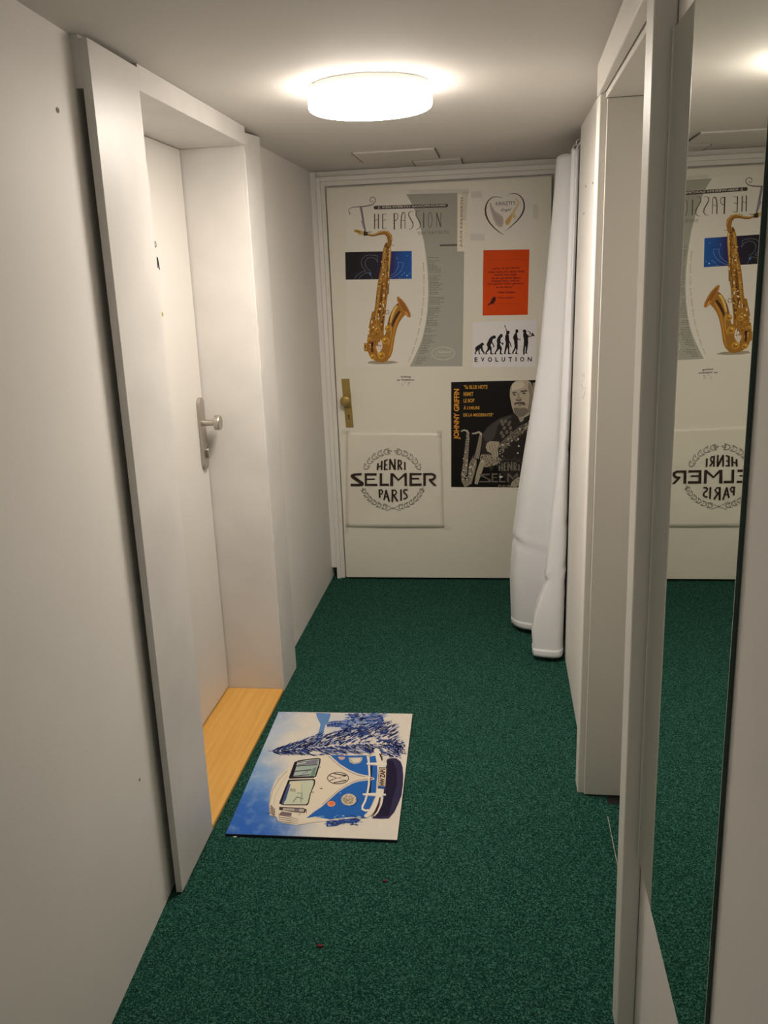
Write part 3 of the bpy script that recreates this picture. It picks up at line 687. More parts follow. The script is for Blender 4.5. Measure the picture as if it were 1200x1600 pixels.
# ---- 3. orange quotation sheet
def orange():
    ORA = mat('orange_red_paper', srgb((226, 78, 14)), .6, spec=.15, mottle=.06, mscale=6)
    root = sheet('quotation_sheet', [(755.3, 391), (827.3, 389.7), (824.6, 491.8), (754, 493)], ORA, 'bright orange red sheet with a printed quotation and a small bird, on the far door', 'paper sheet')
    p = Print(on_door(.0007), NY).set(745, 385, 13.333)
    K = (112, 22, 8)
    rows = [('\u201eJeder ist ein Genie!', 318, 892, 486, 462), ('Aber wenn Du einen Fisch', 240, 992, 552, 536), ('danach beurteilst,', 365, 845, 612, 604), ('ob er auf einen Baum', 308, 915, 680, 668), ('klettern kann, wird er', 308, 900, 744, 730),
            ('sein ganzes Leben glauben,', 220, 975, 806, 790), ('er sei dumm.\u201c', 410, 765, 864, 858), ('- Albert Einstein -', 415, 830, 976, 970), ('Think positive', 430, 775, 1092, 1088)]
    for t, x0, x1, yl, yr in rows: p.text(t, (x0, yl + 4), (x1, yr + 4), (x0, yl - 40), K, 3, .035)
    p.done('lettering', root)
    p = Print(on_door(.0007), NY).set(745, 385, 13.333)
    p.stroke([(210, 285), (1020, 268)], 5, (150, 34, 12), 2); p.done('ruled_line', root)
    p = Print(on_door(.0007), NY).set(745, 385, 13.333); p.stroke([(405, 1195), (930, 1190)], 4, (150, 34, 12), 2)
    p.done('ruled_line', root)
    p = Print(on_door(.0007), NY).set(745, 385, 13.333)
    p.poly([(335, 1060), (350, 1050), (395, 1058), (398, 1085), (388, 1130), (360, 1175), (330, 1190), (385, 1200), (370, 1206), (300, 1196), (250, 1232), (228, 1236), (240, 1205), (280, 1170), (300, 1130), (318, 1090)], (48, 10, 14), 2)
    p.done('bird_picture', root)
orange()

# ---- 4. evolution print
def evolution():
    root = sheet('evolution_print', [(739, 503.5), (839, 499.5), (837, 572.5), (738, 573.5)], mat('cool_white_paper', (.86, .83, .84), .4, mottle=.015), 'white sheet with a row of black silhouettes from ape to saxophonist', 'paper sheet')
    K = (24, 18, 18)
    figs = [
     [(72, 582), (100, 584), (98, 572), (92, 560), (118, 528), (134, 512), (142, 582), (180, 583), (160, 568), (156, 520), (160, 494), (174, 484), (186, 520), (220, 560), (222, 582), (240, 582), (240, 552), (212, 500), (206, 462), (208, 434), (222, 432), (234, 415), (224, 394), (206, 384), (186, 390), (170, 408), (130, 430), (96, 455), (80, 480), (86, 515), (90, 530), (74, 560)],
     [(250, 572), (262, 584), (298, 584), (280, 570), (276, 558), (318, 514), (332, 500), (340, 540), (336, 582), (402, 584), (404, 578), (368, 566), (360, 530), (362, 470), (346, 440), (350, 410), (360, 396), (385, 430), (390, 450), (382, 466), (402, 468), (408, 440), (388, 400), (372, 372), (378, 340), (390, 318), (402, 320), (416, 318), (432, 305), (434, 280), (420, 264), (400, 262), (382, 272), (350, 284), (320, 320), (296, 370), (276, 410), (284, 440), (294, 462), (290, 500), (262, 540)],
     [(406, 570), (420, 584), (448, 584), (436, 568), (440, 552), (478, 510), (494, 490), (504, 520), (500, 584), (556, 584), (558, 578), (528, 566), (526, 540), (538, 490), (530, 460), (510, 430), (505, 400), (512, 392), (536, 406), (544, 412), (538, 430), (548, 430), (566, 408), (562, 390), (548, 384), (532, 390), (514, 372), (510, 340), (520, 310), (530, 296), (546, 292), (550, 270), (548, 245), (530, 236), (508, 244), (490, 266), (470, 292), (452, 330), (448, 360), (456, 400), (450, 430), (452, 470), (448, 500), (420, 545)],
     [(572, 580), (604, 583), (604, 570), (600, 560), (612, 510), (630, 470), (640, 500), (640, 582), (698, 584), (696, 576), (666, 564), (662, 520), (666, 450), (656, 400), (664, 390), (684, 440), (690, 460), (704, 462), (700, 440), (684, 390), (664, 350), (658, 300), (656, 270), (648, 240), (664, 238), (668, 215), (668, 190), (650, 182), (626, 186), (612, 152), (600, 120), (596, 96), (582, 86), (580, 106), (592, 130), (604, 162), (612, 194), (610, 224), (612, 240), (594, 268), (590, 330), (604, 390), (596, 440), (584, 500)],
     [(704, 566), (712, 572), (752, 576), (734, 562), (736, 552), (768, 500), (776, 480), (780, 520), (766, 560), (766, 580), (820, 580), (816, 574), (790, 566), (790, 550), (806, 480), (806, 420), (804, 350), (806, 334), (836, 336), (850, 340), (860, 330), (846, 322), (826, 322), (806, 312), (800, 270), (794, 236), (798, 216), (812, 214), (818, 196), (814, 166), (796, 158), (774, 162), (764, 180), (770, 206), (764, 224), (744, 250), (724, 296), (734, 326), (744, 350), (746, 400), (754, 440), (744, 490), (716, 540)],
     [(898, 580), (906, 592), (920, 592), (926, 574), (924, 540), (936, 440), (944, 470), (938, 520), (936, 560), (932, 570), (978, 576), (972, 566), (960, 556), (974, 470), (986, 390), (982, 310), (984, 298), (1040, 280), (1060, 272), (1088, 278), (1092, 262), (1076, 240), (1068, 218), (1050, 226), (1046, 236), (1010, 196), (984, 186), (966, 192), (968, 198), (984, 196), (1004, 208), (1012, 224), (996, 262), (984, 262), (960, 232), (950, 214), (956, 194), (944, 168), (924, 160), (902, 166), (892, 184), (896, 206), (908, 216), (898, 240), (902, 290), (912, 330), (910, 400), (904, 460), (896, 520)]]
    for i, f in enumerate(figs):
        p = Print(on_door(.0007), NY).set(735, 500, 10.909); p.poly(f, K, 2)
        if i == 5: p.poly([(1014, 226), (1042, 240), (1044, 262), (996, 284), (990, 274), (1012, 246)], (186, 176, 172), 3)
        p.done('silhouette', root)
    p = Print(on_door(.0007), NY).set(735, 500, 10.909)
    for ch, x0, x1 in (('E', 70, 122), ('V', 180, 240), ('O', 298, 368), ('L', 426, 474), ('U', 532, 592), ('T', 650, 708), ('I', 768, 784), ('O', 848, 918), ('N', 976, 1046)):
        y1 = 714 - (x0 - 70) * .008; p.text(ch, (x0, y1), (x1, y1), (x0, y1 - 78), K, 3, .03)
    p.done('lettering', root)
evolution()

# ---- 5. instrument maker's carrier bag
BAGM = mat('thin_white_plastic_bag', (.81, .77, .66), .3, bump=.5, bscale=7, bdist=.006, mottle=.02)
def laurel(p, cx, cy, rx, ry, a0, a1, n, c, scale=1.0, wd=5.5, flip=1):
    """branch of outlined leaves along an ellipse arc (degrees, image y down)"""
    def P(a, k=1.0): return (cx + rx * k * math.cos(math.radians(a)), cy + ry * k * math.sin(math.radians(a)))
    st = [P(a0 + (a1 - a0) * i / 24) for i in range(25)]
    for i in range(n):
        a = a0 + (a1 - a0) * (i + .3) / n; b = a0 + (a1 - a0) * (i + 1.15) / n
        q = P(a); e = P(b); dx, dy = e[0] - q[0], e[1] - q[1]; nx, ny = -dy, dx
        hook = lambda al, of: (q[0] + dx * al + nx * of, q[1] + dy * al + ny * of)
        for sgn in (1, -1):
            p.stroke([hook(0, 0), hook(.18, .30 * sgn), hook(.52, .44 * sgn), hook(1.02, .50 * sgn), hook(.80, .26 * sgn), hook(.66, .10 * sgn)], wd, c, 3)
        if i == n - 1:
            p.stroke([hook(.66, .10), hook(1.0, .16), hook(1.45, 0), hook(1.0, -.16), hook(.66, -.10)], wd, c, 3)

def selmer(p, K, wd=1.0):
    T = lambda *a, **k: p.stroke(*a, **k)
    def bar(pts): p.poly(pts, K, 3)
    # S
    bar([(208, 388), (112, 394), (70, 408), (66, 432), (84, 452), (186, 522), (66, 522), (66, 552), (205, 552), (232, 534), (228, 506), (120, 430), (118, 420), (200, 418)])
    bar([(240, 390), (392, 390), (392, 420), (270, 420), (270, 456), (370, 456), (370, 474), (270, 474), (270, 522), (400, 522), (400, 550), (244, 550)])
    bar([(428, 390), (460, 390), (460, 520), (545, 520), (545, 550), (428, 550)])
    bar([(558, 550), (562, 390), (600, 390), (662, 462), (740, 388), (768, 388), (770, 548), (740, 548), (736, 426), (662, 490), (596, 426), (598, 550)])
    bar([(800, 388), (952, 388), (952, 412), (832, 414), (832, 448), (922, 448), (922, 466), (832, 466), (832, 520), (952, 518), (952, 546), (800, 548)])
    bar([(972, 388), (1092, 388), (1130, 412), (1130, 450), (1098, 480), (1076, 482), (1140, 546), (1106, 548), (1042, 482), (1042, 460), (1078, 458), (1100, 444), (1100, 424), (1080, 412), (1004, 414), (1004, 546), (972, 548)])
    lt = lambda pts, w_=20, **k: p.stroke(pts, w_, K, 3, **k)
    # HENRI, tops following the wreath
    lt([(408, 266), (402, 352)], 22); lt([(456, 236), (452, 352)], 22); lt([(408, 312), (454, 300)], 16)
    lt([(494, 226), (490, 352)], 22); lt([(494, 234), (528, 220)], 16); lt([(494, 290), (524, 282)], 14); lt([(490, 344), (530, 342)], 16)
    lt([(558, 212), (556, 350)], 20); lt([(556, 214), (620, 348)], 24); lt([(618, 212), (620, 350)], 20)
    lt([(662, 220), (660, 350)], 20); lt([(660, 230), (690, 232), (700, 256), (690, 286), (662, 294)], 16); lt([(670, 290), (708, 346)], 20)
    lt([(742, 250), (744, 350)], 20)
    # PARIS
    lt([(424, 592), (430, 696)], 22); lt([(424, 600), (452, 598), (466, 618), (456, 648), (428, 656)], 16)
    lt([(482, 724), (510, 598)], 20); lt([(508, 598), (548, 746)], 22); lt([(490, 684), (536, 684)], 14)
    lt([(588, 594), (586, 750)], 24); lt([(586, 602), (622, 602), (640, 628), (624, 656), (590, 664)], 16); lt([(600, 660), (652, 740)], 22)
    lt([(694, 592), (696, 734)], 22)
    lt([(776, 600), (744, 596), (728, 612), (734, 634), (766, 662), (772, 688), (754, 704), (724, 714)], 18)
    for a0, a1 in ((196, 262), (344, 280)): laurel(p, 588, 462, 365, 350, a0, a1, 5, K)
    for a0, a1 in ((98, 160), (82, 20)): laurel(p, 592, 480, 390, 345, a0, a1, 6, K)
    p.stroke([(500, 860), (560, 838), (640, 808), (690, 770)], 4, K, 3); p.stroke([(690, 860), (620, 836), (550, 808), (490, 764)], 4, K, 3)
def bag():
    cor = [(541, 674), (689.5, 675), (694, 824), (541, 823)]
    P = [ray(*c, 1, D) for c in cor]
    root = empty('carrier_bag', (P[3].lerp(P[2], .5).x, D, P[3].z), 'white plastic carrier bag with black laurel wreath emblem taped low on the far door', 'bag')
    bm = bmesh.new(); N = 24; rows = []; rnd = random.Random(3)
    for j in range(N + 1):
        row = []
        for i in range(N + 1):
            a, b = i / N, j / N; p = P[0].lerp(P[1], a).lerp(P[3].lerp(P[2], a), b)
            e = min(a, b, 1 - a, 1 - b); bul = .0022 * math.sin(a * 7 + b * 4) * math.sin(b * 9) * min(1, e * 12) + (.004 * max(0, b - .8) * 5 * math.sin(a * 3.1) if b > .8 else 0)
            row.append(bm.verts.new(p + Vector((0, -.0035 - bul, 0))))
        rows.append(row)
    for j in range(N):
        for i in range(N): bm.faces.new((rows[j][i], rows[j][i + 1], rows[j + 1][i + 1], rows[j + 1][i]))
    o = bm_obj('bag_front', bm, BAGM, root, smooth=True); md = o.modifiers.new('t', 'SOLIDIFY'); md.thickness = .0008
    # folded edges
    bm = bmesh.new()
    for q0, q1 in ((0, 3), (1, 2), (3, 2), (0, 1)):
        a, b = P[q0], P[q1]; d = (b - a).normalized(); n = Vector((d.z, 0, -d.x)) * .004
        pts = [a - n, b - n, b + n, a + n]
        lo = [bm.verts.new(q + Vector((0, -.0002, 0))) for q in pts]; hi = [bm.verts.new(q + Vector((0, -.0022, 0))) for q in pts]
        bm.faces.new(lo); bm.faces.new(hi)
        for i in range(4): bm.faces.new((lo[i], lo[(i + 1) % 4], hi[(i + 1) % 4], hi[i]))
    bm_obj('bag_edge', bm, BAGM, root)
    p = Print(on_door(.0088), NY).set(540, 690, 8); selmer(p, (50, 38, 34)); p.done('wreath_emblem', root)
    tape(root, [(534, 671), (548, 671), (548, 679), (534, 679)], .005); tape(root, [(683, 672), (692, 672), (690, 684), (683, 684)], .005)
    tape(root, [(539, 820), (545, 820), (545, 834), (539, 834)], .005); tape(root, [(690, 820), (705, 823), (704, 829), (690, 827)], .005)
bag()

# ---- 6. black jazz poster, partly behind the curtain
def jazz():
    BLK = mat('black_glossy_poster_paper', srgb((26, 22, 20)), .35, spec=.2, mottle=.3, mscale=9)
    root = sheet('jazz_poster', [(705, 597), (847, 593.5), (846, 761.5), (705, 761)], BLK, 'black poster of a saxophone player in a jacket, partly behind the white curtain', 'poster')
    F = on_door(.0007)
    Z = lambda: Print(F, NY).set(700, 590, 8)
    p = Z(); Y = (202, 152, 62)
    p.text('JOHNNY GRIFFIN', (158, 770), (162, 140), (70, 770), (204, 140, 54), 8, .03); p.done('name_lettering', root)
    p = Z()
    for t, x0, x1, y in (('"Sa BLUE NOTE', 200, 495, 142), ('REMET', 195, 318, 230), ('LE BOP', 195, 330, 312), ("\u00c0 L'HEURE", 195, 395, 398), ('DE LA MODERNIT\u00c9"', 193, 565, 486)):
        p.text(t, (x0, y), (x1, y - 2), (x0, y - 48), Y, 5, .015)
    p.done('quotation_lettering', root)
    # player
    p = Z()
    p.poly([(430, 1000), (412, 820), (430, 700), (470, 640), (540, 570), (640, 505), (760, 470), (820, 440), (900, 520), (1060, 420), (1130, 500), (1130, 1000), (800, 1380), (700, 1250), (600, 1100)], (42, 38, 36), 2)
    p.poly([(432, 720), (480, 640), (560, 568), (660, 505), (780, 468), (800, 500), (700, 540), (620, 600), (600, 700), (560, 780), (470, 800)], (66, 62, 58), 2.4)
    p.poly([(870, 480), (900, 500), (955, 480), (940, 540), (905, 560)], (150, 140, 126), 3)
    p.poly([(1060, 420), (1130, 400), (1130, 560), (1000, 640), (960, 600)], (28, 24, 24), 3)
    for x, y in ((685, 580), (720, 545), (760, 580), (705, 630), (780, 630), (668, 690), (735, 680), (690, 730), (770, 560), (670, 545), (790, 690)): p.ell(x, y, 19, 26, (104, 98, 90), 3.2, rot=.4, n=12)
    p.done('jacket_picture', root)
    p = Z()
    p.poly([(775, 160), (782, 120), (805, 75), (840, 45), (890, 34), (1000, 34), (1035, 60), (1055, 110), (1062, 180), (1060, 260), (1064, 330), (1062, 400), (1010, 470), (950, 500), (900, 495), (860, 475), (820, 430), (800, 370), (785, 300), (772, 230)], (168, 158, 140), 4)
    p.poly([(800, 90), (850, 50), (930, 45), (960, 90), (930, 130), (850, 150), (800, 160)], (192, 182, 164), 4.5)
    p.poly([(1010, 50), (1045, 100), (1058, 200), (1056, 400), (1010, 460), (985, 430), (1010, 330), (1020, 220), (1000, 120)], (132, 122, 106), 4.6)
    p.poly([(800, 180), (850, 172), (862, 190), (808, 205)], (96, 86, 74), 5); p.poly([(905, 165), (985, 150), (995, 172), (910, 186)], (92, 82, 70), 5)
    p.ell(832, 214, 20, 8, (60, 52, 46), 5.4); p.ell(950, 196, 22, 9, (60, 52, 46), 5.4)
    p.poly([(866, 190), (888, 186), (900, 250), (925, 262), (920, 284), (880, 288), (846, 284), (850, 262), (868, 250)], (146, 134, 116), 5); p.poly([(848, 268), (878, 282), (922, 266), (915, 286), (880, 294), (850, 286)], (70, 60, 52), 5.6)
    p.poly([(828, 316), (880, 304), (950, 304), (968, 330), (960, 350), (900, 322), (850, 332), (832, 356)], (74, 66, 58), 5.2)
    p.poly([(858, 334), (900, 326), (945, 332), (900, 352)], (118, 104, 92), 5.6)
    p.poly([(820, 380), (850, 372), (900, 384), (960, 372), (1000, 400), (990, 450), (940, 490), (890, 490), (850, 462), (826, 420)], (112, 104, 94), 5.2)
    p.poly([(850, 350), (940, 350), (930, 372), (870, 374)], (150, 138, 122), 5.4)
    p.done('face_picture', root)
    # instruments
    p = Z(); rnd = random.Random(11)
    a1, a2, a3 = (128, 120, 106), (170, 162, 146), (88, 82, 72)
    def horn(neck, tube, w0, w1):
        p.stroke(neck, [14, 18, 22, 26, 28][:len(neck)] if len(neck) <= 5 else 20, a2, 6)
        n = len(tube); p.stroke(tube, [w0 + (w1 - w0) * i / (n - 1) for i in range(n)], a1, 6)
    horn([(162, 672), (200, 655), (236, 664), (258, 700)], [(250, 690), (242, 800), (228, 950), (215, 1100), (200, 1220)], 36, 70)
    horn([(300, 700), (340, 696), (385, 680), (412, 700), (414, 730)], [(410, 720), (392, 830), (372, 940), (355, 1010)], 36, 66)
    p.stroke([(186, 1190), (190, 1290), (220, 1336), (260, 1310), (290, 1200), (310, 1090), (330, 1010)], [40, 46, 56, 64, 78, 90, 60], a1, 6.3)
    p.ell(322, 1010, 22, 38, a3, 6.8, rot=.4, w=8); p.stroke([(470, 1010), (430, 1060), (390, 1180), (350, 1330)], [46, 62, 66, 40], (150, 142, 124), 6.5)
    p.stroke([(1130, 500), (1050, 570), (920, 640), (780, 760), (660, 870)], [50, 70, 84, 90, 90], (98, 90, 80), 6)
    p.poly([(410, 960), (520, 960), (640, 1000), (680, 1030), (600, 1090), (480, 1120), (420, 1110), (400, 1010)], (140, 130, 114), 6.2)
    p.poly([(1060, 70), (1090, 55), (1108, 80), (1108, 260), (1090, 370), (1068, 340), (1062, 200)], (148, 140, 124), 6)
    for k in range(330):
        r = rnd.random()
        if r < .5:
            t = rnd.random(); x = 1120 - 500 * t; y = 520 + 400 * t; o_ = rnd.uniform(-48, 48); x += o_ * .6; y += o_ * .8
        elif r < .7: x, y = rnd.uniform(420, 680), rnd.uniform(960, 1100)
        elif r < .85: t = rnd.random(); x = 250 - 60 * t + rnd.uniform(-28, 28); y = 720 + 560 * t
        else: t = rnd.random(); x = 330 - 90 * t + rnd.uniform(-34, 34); y = 1030 + 270 * t
        c = rnd.choice([a2, a3, (40, 36, 32), (206, 200, 184), (60, 54, 48), (150, 142, 126)]); q = rnd.uniform(4, 12)
        p.ell(x, y, q, q * .8, c, 7 + (k % 8) * .12, n=8)
    for x, y in ((885, 855), (872, 942), (995, 680), (877, 765)): p.ell(x, y, 11, 11, (200, 192, 176), 8, n=10)
    p.done('instrument_picture', root)
    p = Z()
    p.poly([(470, 870), (488, 815), (530, 792), (590, 796), (640, 800), (636, 850), (620, 900), (632, 960), (620, 992), (590, 996), (560, 975), (530, 940), (490, 920)], (158, 148, 130), 8.4)
    for q in ([(540, 830), (560, 890), (580, 985)], [(575, 830), (596, 880), (606, 975)], [(510, 850), (535, 905), (556, 960)]): p.stroke(q, 6, (104, 96, 84), 8.8)
    p.done('hand_picture', root); p = Z()
    p.poly([(775, 1360), (800, 1300), (860, 1250), (950, 1230), (960, 1270), (900, 1340), (850, 1366)], (150, 142, 126), 8.4)
    for q in ([(830, 1290), (880, 1350)], [(870, 1262), (920, 1310)]): p.stroke(q, 6, (92, 84, 74), 8.8)
    p.done('hand_picture', root)
    # emblem repeated at the lower edge of the poster
    p = Z(); K = (118, 112, 102)
    def M(x, y): return (640 + (x - 402) * .72, 1070 + (y - 236) * .82)
    lt = lambda pts, w_=16: p.stroke([M(*q) for q in pts], w_, K, 9.2)
    lt([(408, 266), (402, 352)]); lt([(456, 236), (452, 352)]); lt([(408, 312), (454, 300)], 12); lt([(494, 226), (490, 352)]); lt([(494, 234), (528, 220)], 12); lt([(494, 290), (524, 282)], 11); lt([(490, 344), (530, 342)], 12)
    lt([(558, 212), (556, 350)]); lt([(556, 214), (620, 348)]); lt([(618, 212), (620, 350)]); lt([(662, 220), (660, 350)]); lt([(660, 230), (690, 232), (700, 256), (690, 286), (662, 294)], 12); lt([(670, 290), (708, 346)]); lt([(742, 250), (744, 350)])
    K2 = (98, 92, 84)
    for pl in ([(520, 1198), (400, 1205), (392, 1222), (510, 1278), (500, 1292), (390, 1292), (390, 1308), (530, 1308), (540, 1280), (440, 1224), (520, 1216)],
               [(545, 1196), (620, 1196), (620, 1214), (565, 1214), (565, 1242), (612, 1242), (612, 1254), (565, 1254), (565, 1290), (625, 1290), (625, 1308), (545, 1308)],
               [(640, 1196), (660, 1196), (660, 1290), (720, 1290), (720, 1308), (640, 1308)],
               [(740, 1308), (740, 1196), (766, 1196), (808, 1248), (850, 1196), (876, 1196), (876, 1308), (856, 1308), (856, 1226), (808, 1276), (760, 1226), (760, 1308)],
               [(900, 1196), (960, 1196), (960, 1214), (920, 1214), (920, 1242), (956, 1242), (956, 1254), (920, 1254), (920, 1290), (960, 1290), (960, 1308), (900, 1308)]): p.poly(pl, K2, 7.5)
    p.text('PARIS', (625, 1372), (850, 1372), (625, 1338), K2, 7.6, .03)
    p.stroke([(500, 1120), (560, 1060), (640, 1030), (740, 1022), (840, 1030), (920, 1060), (975, 1110)], 5, (86, 80, 72), 7.4)
    for x, y in ((545, 1140), (530, 1110), (700, 1010), (830, 1010), (880, 1030), (940, 1070), (965, 1095)): p.ell(x, y, 22, 11, (92, 86, 76), 7.5, rot=x * .01, w=4)
    p.ell(662, 1240, 24, 12, (196, 190, 176), 9.5)
    p.done('wreath_emblem', root)
jazz()

# ---- 7. small note and its tape
def note():
    root = sheet('small_note', [(618, 585), (652, 585), (652, 606), (618, 606)], mat('thin_note_paper', (.82, .78, .69), .4, mottle=.02), 'tiny white note with two lines of text below the large poster', 'note')
    p = Print(on_door(.0007), NY).set(615, 580, 26.667)
    K = (78, 66, 58)
    p.text('Aufstieg', (290, 285), (715, 285), (290, 195), K, 3, .03); p.text('zur Weltb\u00fchne.', (130, 400), (870, 390), (130, 325), K, 3, .03); p.done('lettering', root)
    p = Print(on_door(.0007), NY).set(615, 580, 26.667)
    p.stroke([(370, 640), (375, 540), (395, 510)], 16, (150, 138, 122), 2); p.stroke([(420, 470), (560, 468)], 12, (150, 138, 122), 2); p.stroke([(655, 635), (640, 560), (530, 570)], 14, (160, 150, 134), 2); p.stroke([(620, 520), (640, 480), (680, 475)], 30, (120, 106, 92), 2)
    p.done('sketch', root)
note()

# ---------------------------------------------------------------- doormat
def doormat():
    zt = .008
    cor = [ray(435, 1112, 2, zt), ray(645, 1115, 2, zt), ray(621, 1313, 2, zt), ray(352, 1303, 2, zt)]
    c = sum(cor, Vector()) / 4
    root = empty('doormat', (c.x, c.y, 0), 'doormat printed with a blue and cream camper van and snowy fir trees, on green carpet', 'doormat')
    bm = bmesh.new(); t = [bm.verts.new(p) for p in cor]; b = [bm.verts.new((p.x, p.y, .0005)) for p in cor]
    bm.faces.new(t); bm.faces.new(b)
    for i in range(4): bm.faces.new((t[i], t[(i + 1) % 4], b[(i + 1) % 4], b[i]))
    bm_obj('mat_base', bm, mat('dark_rubber_mat_base', (.012, .014, .03), .8, mottle=.2), root)
    from mathutils import noise
    # watercolour ground: u from the sill side to the corridor side, v from the far edge to the near edge
    N, Mv = 150, 220
    bm = bmesh.new(); lay = bm.loops.layers.float_color.new('ink'); rows = []
    e = .002
    for j in range(Mv + 1):
        row = []
        for i in range(N + 1):
            a = e + (1 - 2 * e) * i / N; b_ = e + (1 - 2 * e) * j / Mv
            p = cor[0].lerp(cor[1], a).lerp(cor[3].lerp(cor[2], a), b_)
            row.append((bm.verts.new((p.x, p.y, zt + .0003)), a, b_))
        rows.append(row)
    def ss(x, a, b):
        t_ = max(0, min(1, (x - a) / (b - a))); return t_ * t_ * (3 - 2 * t_)
    def mixc(a, b, t_): return tuple(x + (y - x) * t_ for x, y in zip(a, b))
    def ground(a, b_):
        n = noise.fractal((a * 5, b_ * 7, 0), 1, 2, 4) * .5; n2 = noise.fractal((a * 18, b_ * 18, 4), 1, 2, 3) * .5
        cream = (212, 204, 192); blue = (58, 112, 186); light = (132, 164, 204); deep = (44, 96, 178)
        lim = .10 + .36 * ss(b_, .3, 1.0) * (1 if b_ < .93 else .95) + .10 * n
        if b_ > .92: lim += .02
        f = ss(a, lim - .26, lim + .12)
        sky = mixc((146, 174, 208), (108, 148, 200), ss(b_ + .15 * n, .2, .7)); sky = mixc(sky, (52, 100, 182), ss(b_ + .12 * n + .35 * (.3 - a), .66, .98))
        sky = mixc(sky, (100, 140, 196), ss(.14 - b_ + .1 * n, 0, .12) * .8)
        sky = mixc(sky, (170, 190, 214), max(0, n2) * .15)
        c_ = mixc(sky, cream, f)
        if b_ < .34 and a < .6: c_ = mixc(c_, (176, 186, 204), .5 * ss(.34 - b_, 0, .2) * max(0, min(1, .5 + 2 * n)))
        return mixc(c_, (236, 228, 216), max(0, n2) * .5)
    for j in range(Mv):
        for i in range(N):
            q = (rows[j][i], rows[j][i + 1], rows[j + 1][i + 1], rows[j + 1][i]); fc = bm.faces.new([v[0] for v in q])
            for lp, v in zip(fc.loops, q): lp[lay] = (*srgb(ground(v[1], v[2])), 1)
    bm.normal_update()
    for fc in bm.faces:
        if fc.normal.z < 0: fc.normal_flip()
    me = bpy.data.meshes.new('mat_surface'); bm.to_mesh(me); bm.free(); link_mesh('mat_surface', me, MATINK, root)
    F = lambda px, py: ray(px, py, 2, zt) + Vector((0, 0, .0005)); NZ = (0, 0, 1)
    Pm = lambda: Print(F, NZ)
    # distant trees and sky wedge (crop at 410,1100 scale 5)
    p = Pm().set(410, 1100, 5)
    p.poly([(418, 70), (470, 72), (535, 76), (520, 130), (490, 170), (478, 220), (465, 280), (440, 310), (420, 310), (430, 250), (445, 200), (455, 160), (438, 130), (425, 100)], (96, 134, 184), 1)
    rnd = random.Random(2)
    for k in range(620):
        x = rnd.uniform(500, 945); lo = 75; hi = 205 if x > 600 else 180
        y = rnd.uniform(lo, hi)
        if x < 640 and abs(y - 165) > 22 + (x - 500) * .12: continue
        if x > 900 and y > 75 + (950 - x) * 3: continue
        l_ = rnd.uniform(14, 46); p.stroke([(x, y), (x + l_, y + rnd.uniform(-5, 5))], rnd.uniform(3, 8), rnd.choice([(52, 86, 156), (70, 100, 165), (38, 60, 124), (104, 128, 178), (150, 166, 198), (44, 66, 130)]), 2 + (k % 6) * .3)
    for k in range(160):
        x = rnd.uniform(600, 800); y = rnd.uniform(195, 250); p.stroke([(x, y), (x + rnd.uniform(15, 40), y + rnd.uniform(-4, 4))], rnd.uniform(3, 7), rnd.choice([(90, 116, 176), (130, 150, 190), (66, 90, 158)]), 2)
    p.done('distant_trees_picture', root, MATINK)
    # big fir, trunk running along from the tip (45,370) to (1100,340)
    p = Pm().set(410, 1100, 5)
    p.stroke([(45, 369), (150, 372), (400, 372)], [3, 6, 10], (36, 48, 104), 3)
    for k in range(1500):
        x = rnd.uniform(80, 1040); t = (x - 80) / 900
        up = 12 + 150 * min(1, t * 1.15) if x < 1000 else 150; dn = 12 + 50 * min(1, t * 1.8)
        if x < 440: up = 8 + (x - 80) * .26; dn = 8 + (x - 80) * .14
        if x > 900: dn = 110
        yc = 372 - min(60, t * 80)
        s_ = rnd.uniform(-1, 1); y = yc + (s_ * dn if s_ > 0 else s_ * up)
        if y > 405 and x < 830: continue
        if x > 820 and y > 400: continue
        l_ = rnd.uniform(18, 52); sl = -.55 if s_ < 0 else .45
        a_ = rnd.uniform(.6, 1.2)
        p.stroke([(x, y), (x + l_, y + sl * l_ * a_)], [rnd.uniform(5, 10), 2.5], rnd.choice([(30, 34, 70), (36, 44, 92), (46, 66, 128), (26, 28, 58), (58, 84, 150), (32, 38, 80), (44, 58, 116), (190, 190, 198), (150, 160, 186)]), 3.3 + (k % 10) * .15)
    for k in range(160):
        x = rnd.gauss(1050, 34); y = rnd.gauss(350, 34); l_ = rnd.uniform(12, 30)
        if x > 1108: continue
        p.stroke([(x, y), (x + l_ * .7, y + rnd.uniform(-16, 16))], [7, 3], rnd.choice([(34, 40, 84), (46, 60, 116), (60, 82, 146)]), 5)
    p.ell(415, 384, 44, 14, (206, 200, 190), 5.4)
    p.done('fir_tree_picture', root, MATINK)
    # shadow under the van (crop 330,1090 scale 3.529)
    cream = (216, 204, 184); blu = (40, 96, 170); blk = (46, 34, 44)
    p = Pm().set(510, 1160, 9.231)
    p.poly([(870, 250), (940, 230), (1010, 235), (1070, 280), (1100, 360), (1108, 480), (1104, 620), (1080, 780), (1040, 880), (980, 1010), (900, 1100), (800, 1105), (660, 1100), (820, 800)], (52, 46, 76), 6)
    p.poly([(880, 260), (960, 270), (1010, 400), (1020, 600), (960, 800), (900, 1060), (720, 1090), (840, 800), (880, 500)], (36, 30, 52), 6.3)
    p.poly([(0, 1120), (120, 1130), (240, 1100), (420, 1090), (500, 1120), (420, 1180), (240, 1160), (150, 1210), (0, 1220)], (50, 70, 130), 5.8)
    for k in range(26):
        x = rnd.uniform(-30, 480); y = rnd.uniform(1090, 1200); p.stroke([(x, y), (x + rnd.uniform(20, 90), y + rnd.uniform(-12, 10))], rnd.uniform(8, 20), rnd.choice([(34, 40, 80), (60, 100, 170), (150, 180, 205), (40, 50, 100)]), 6)
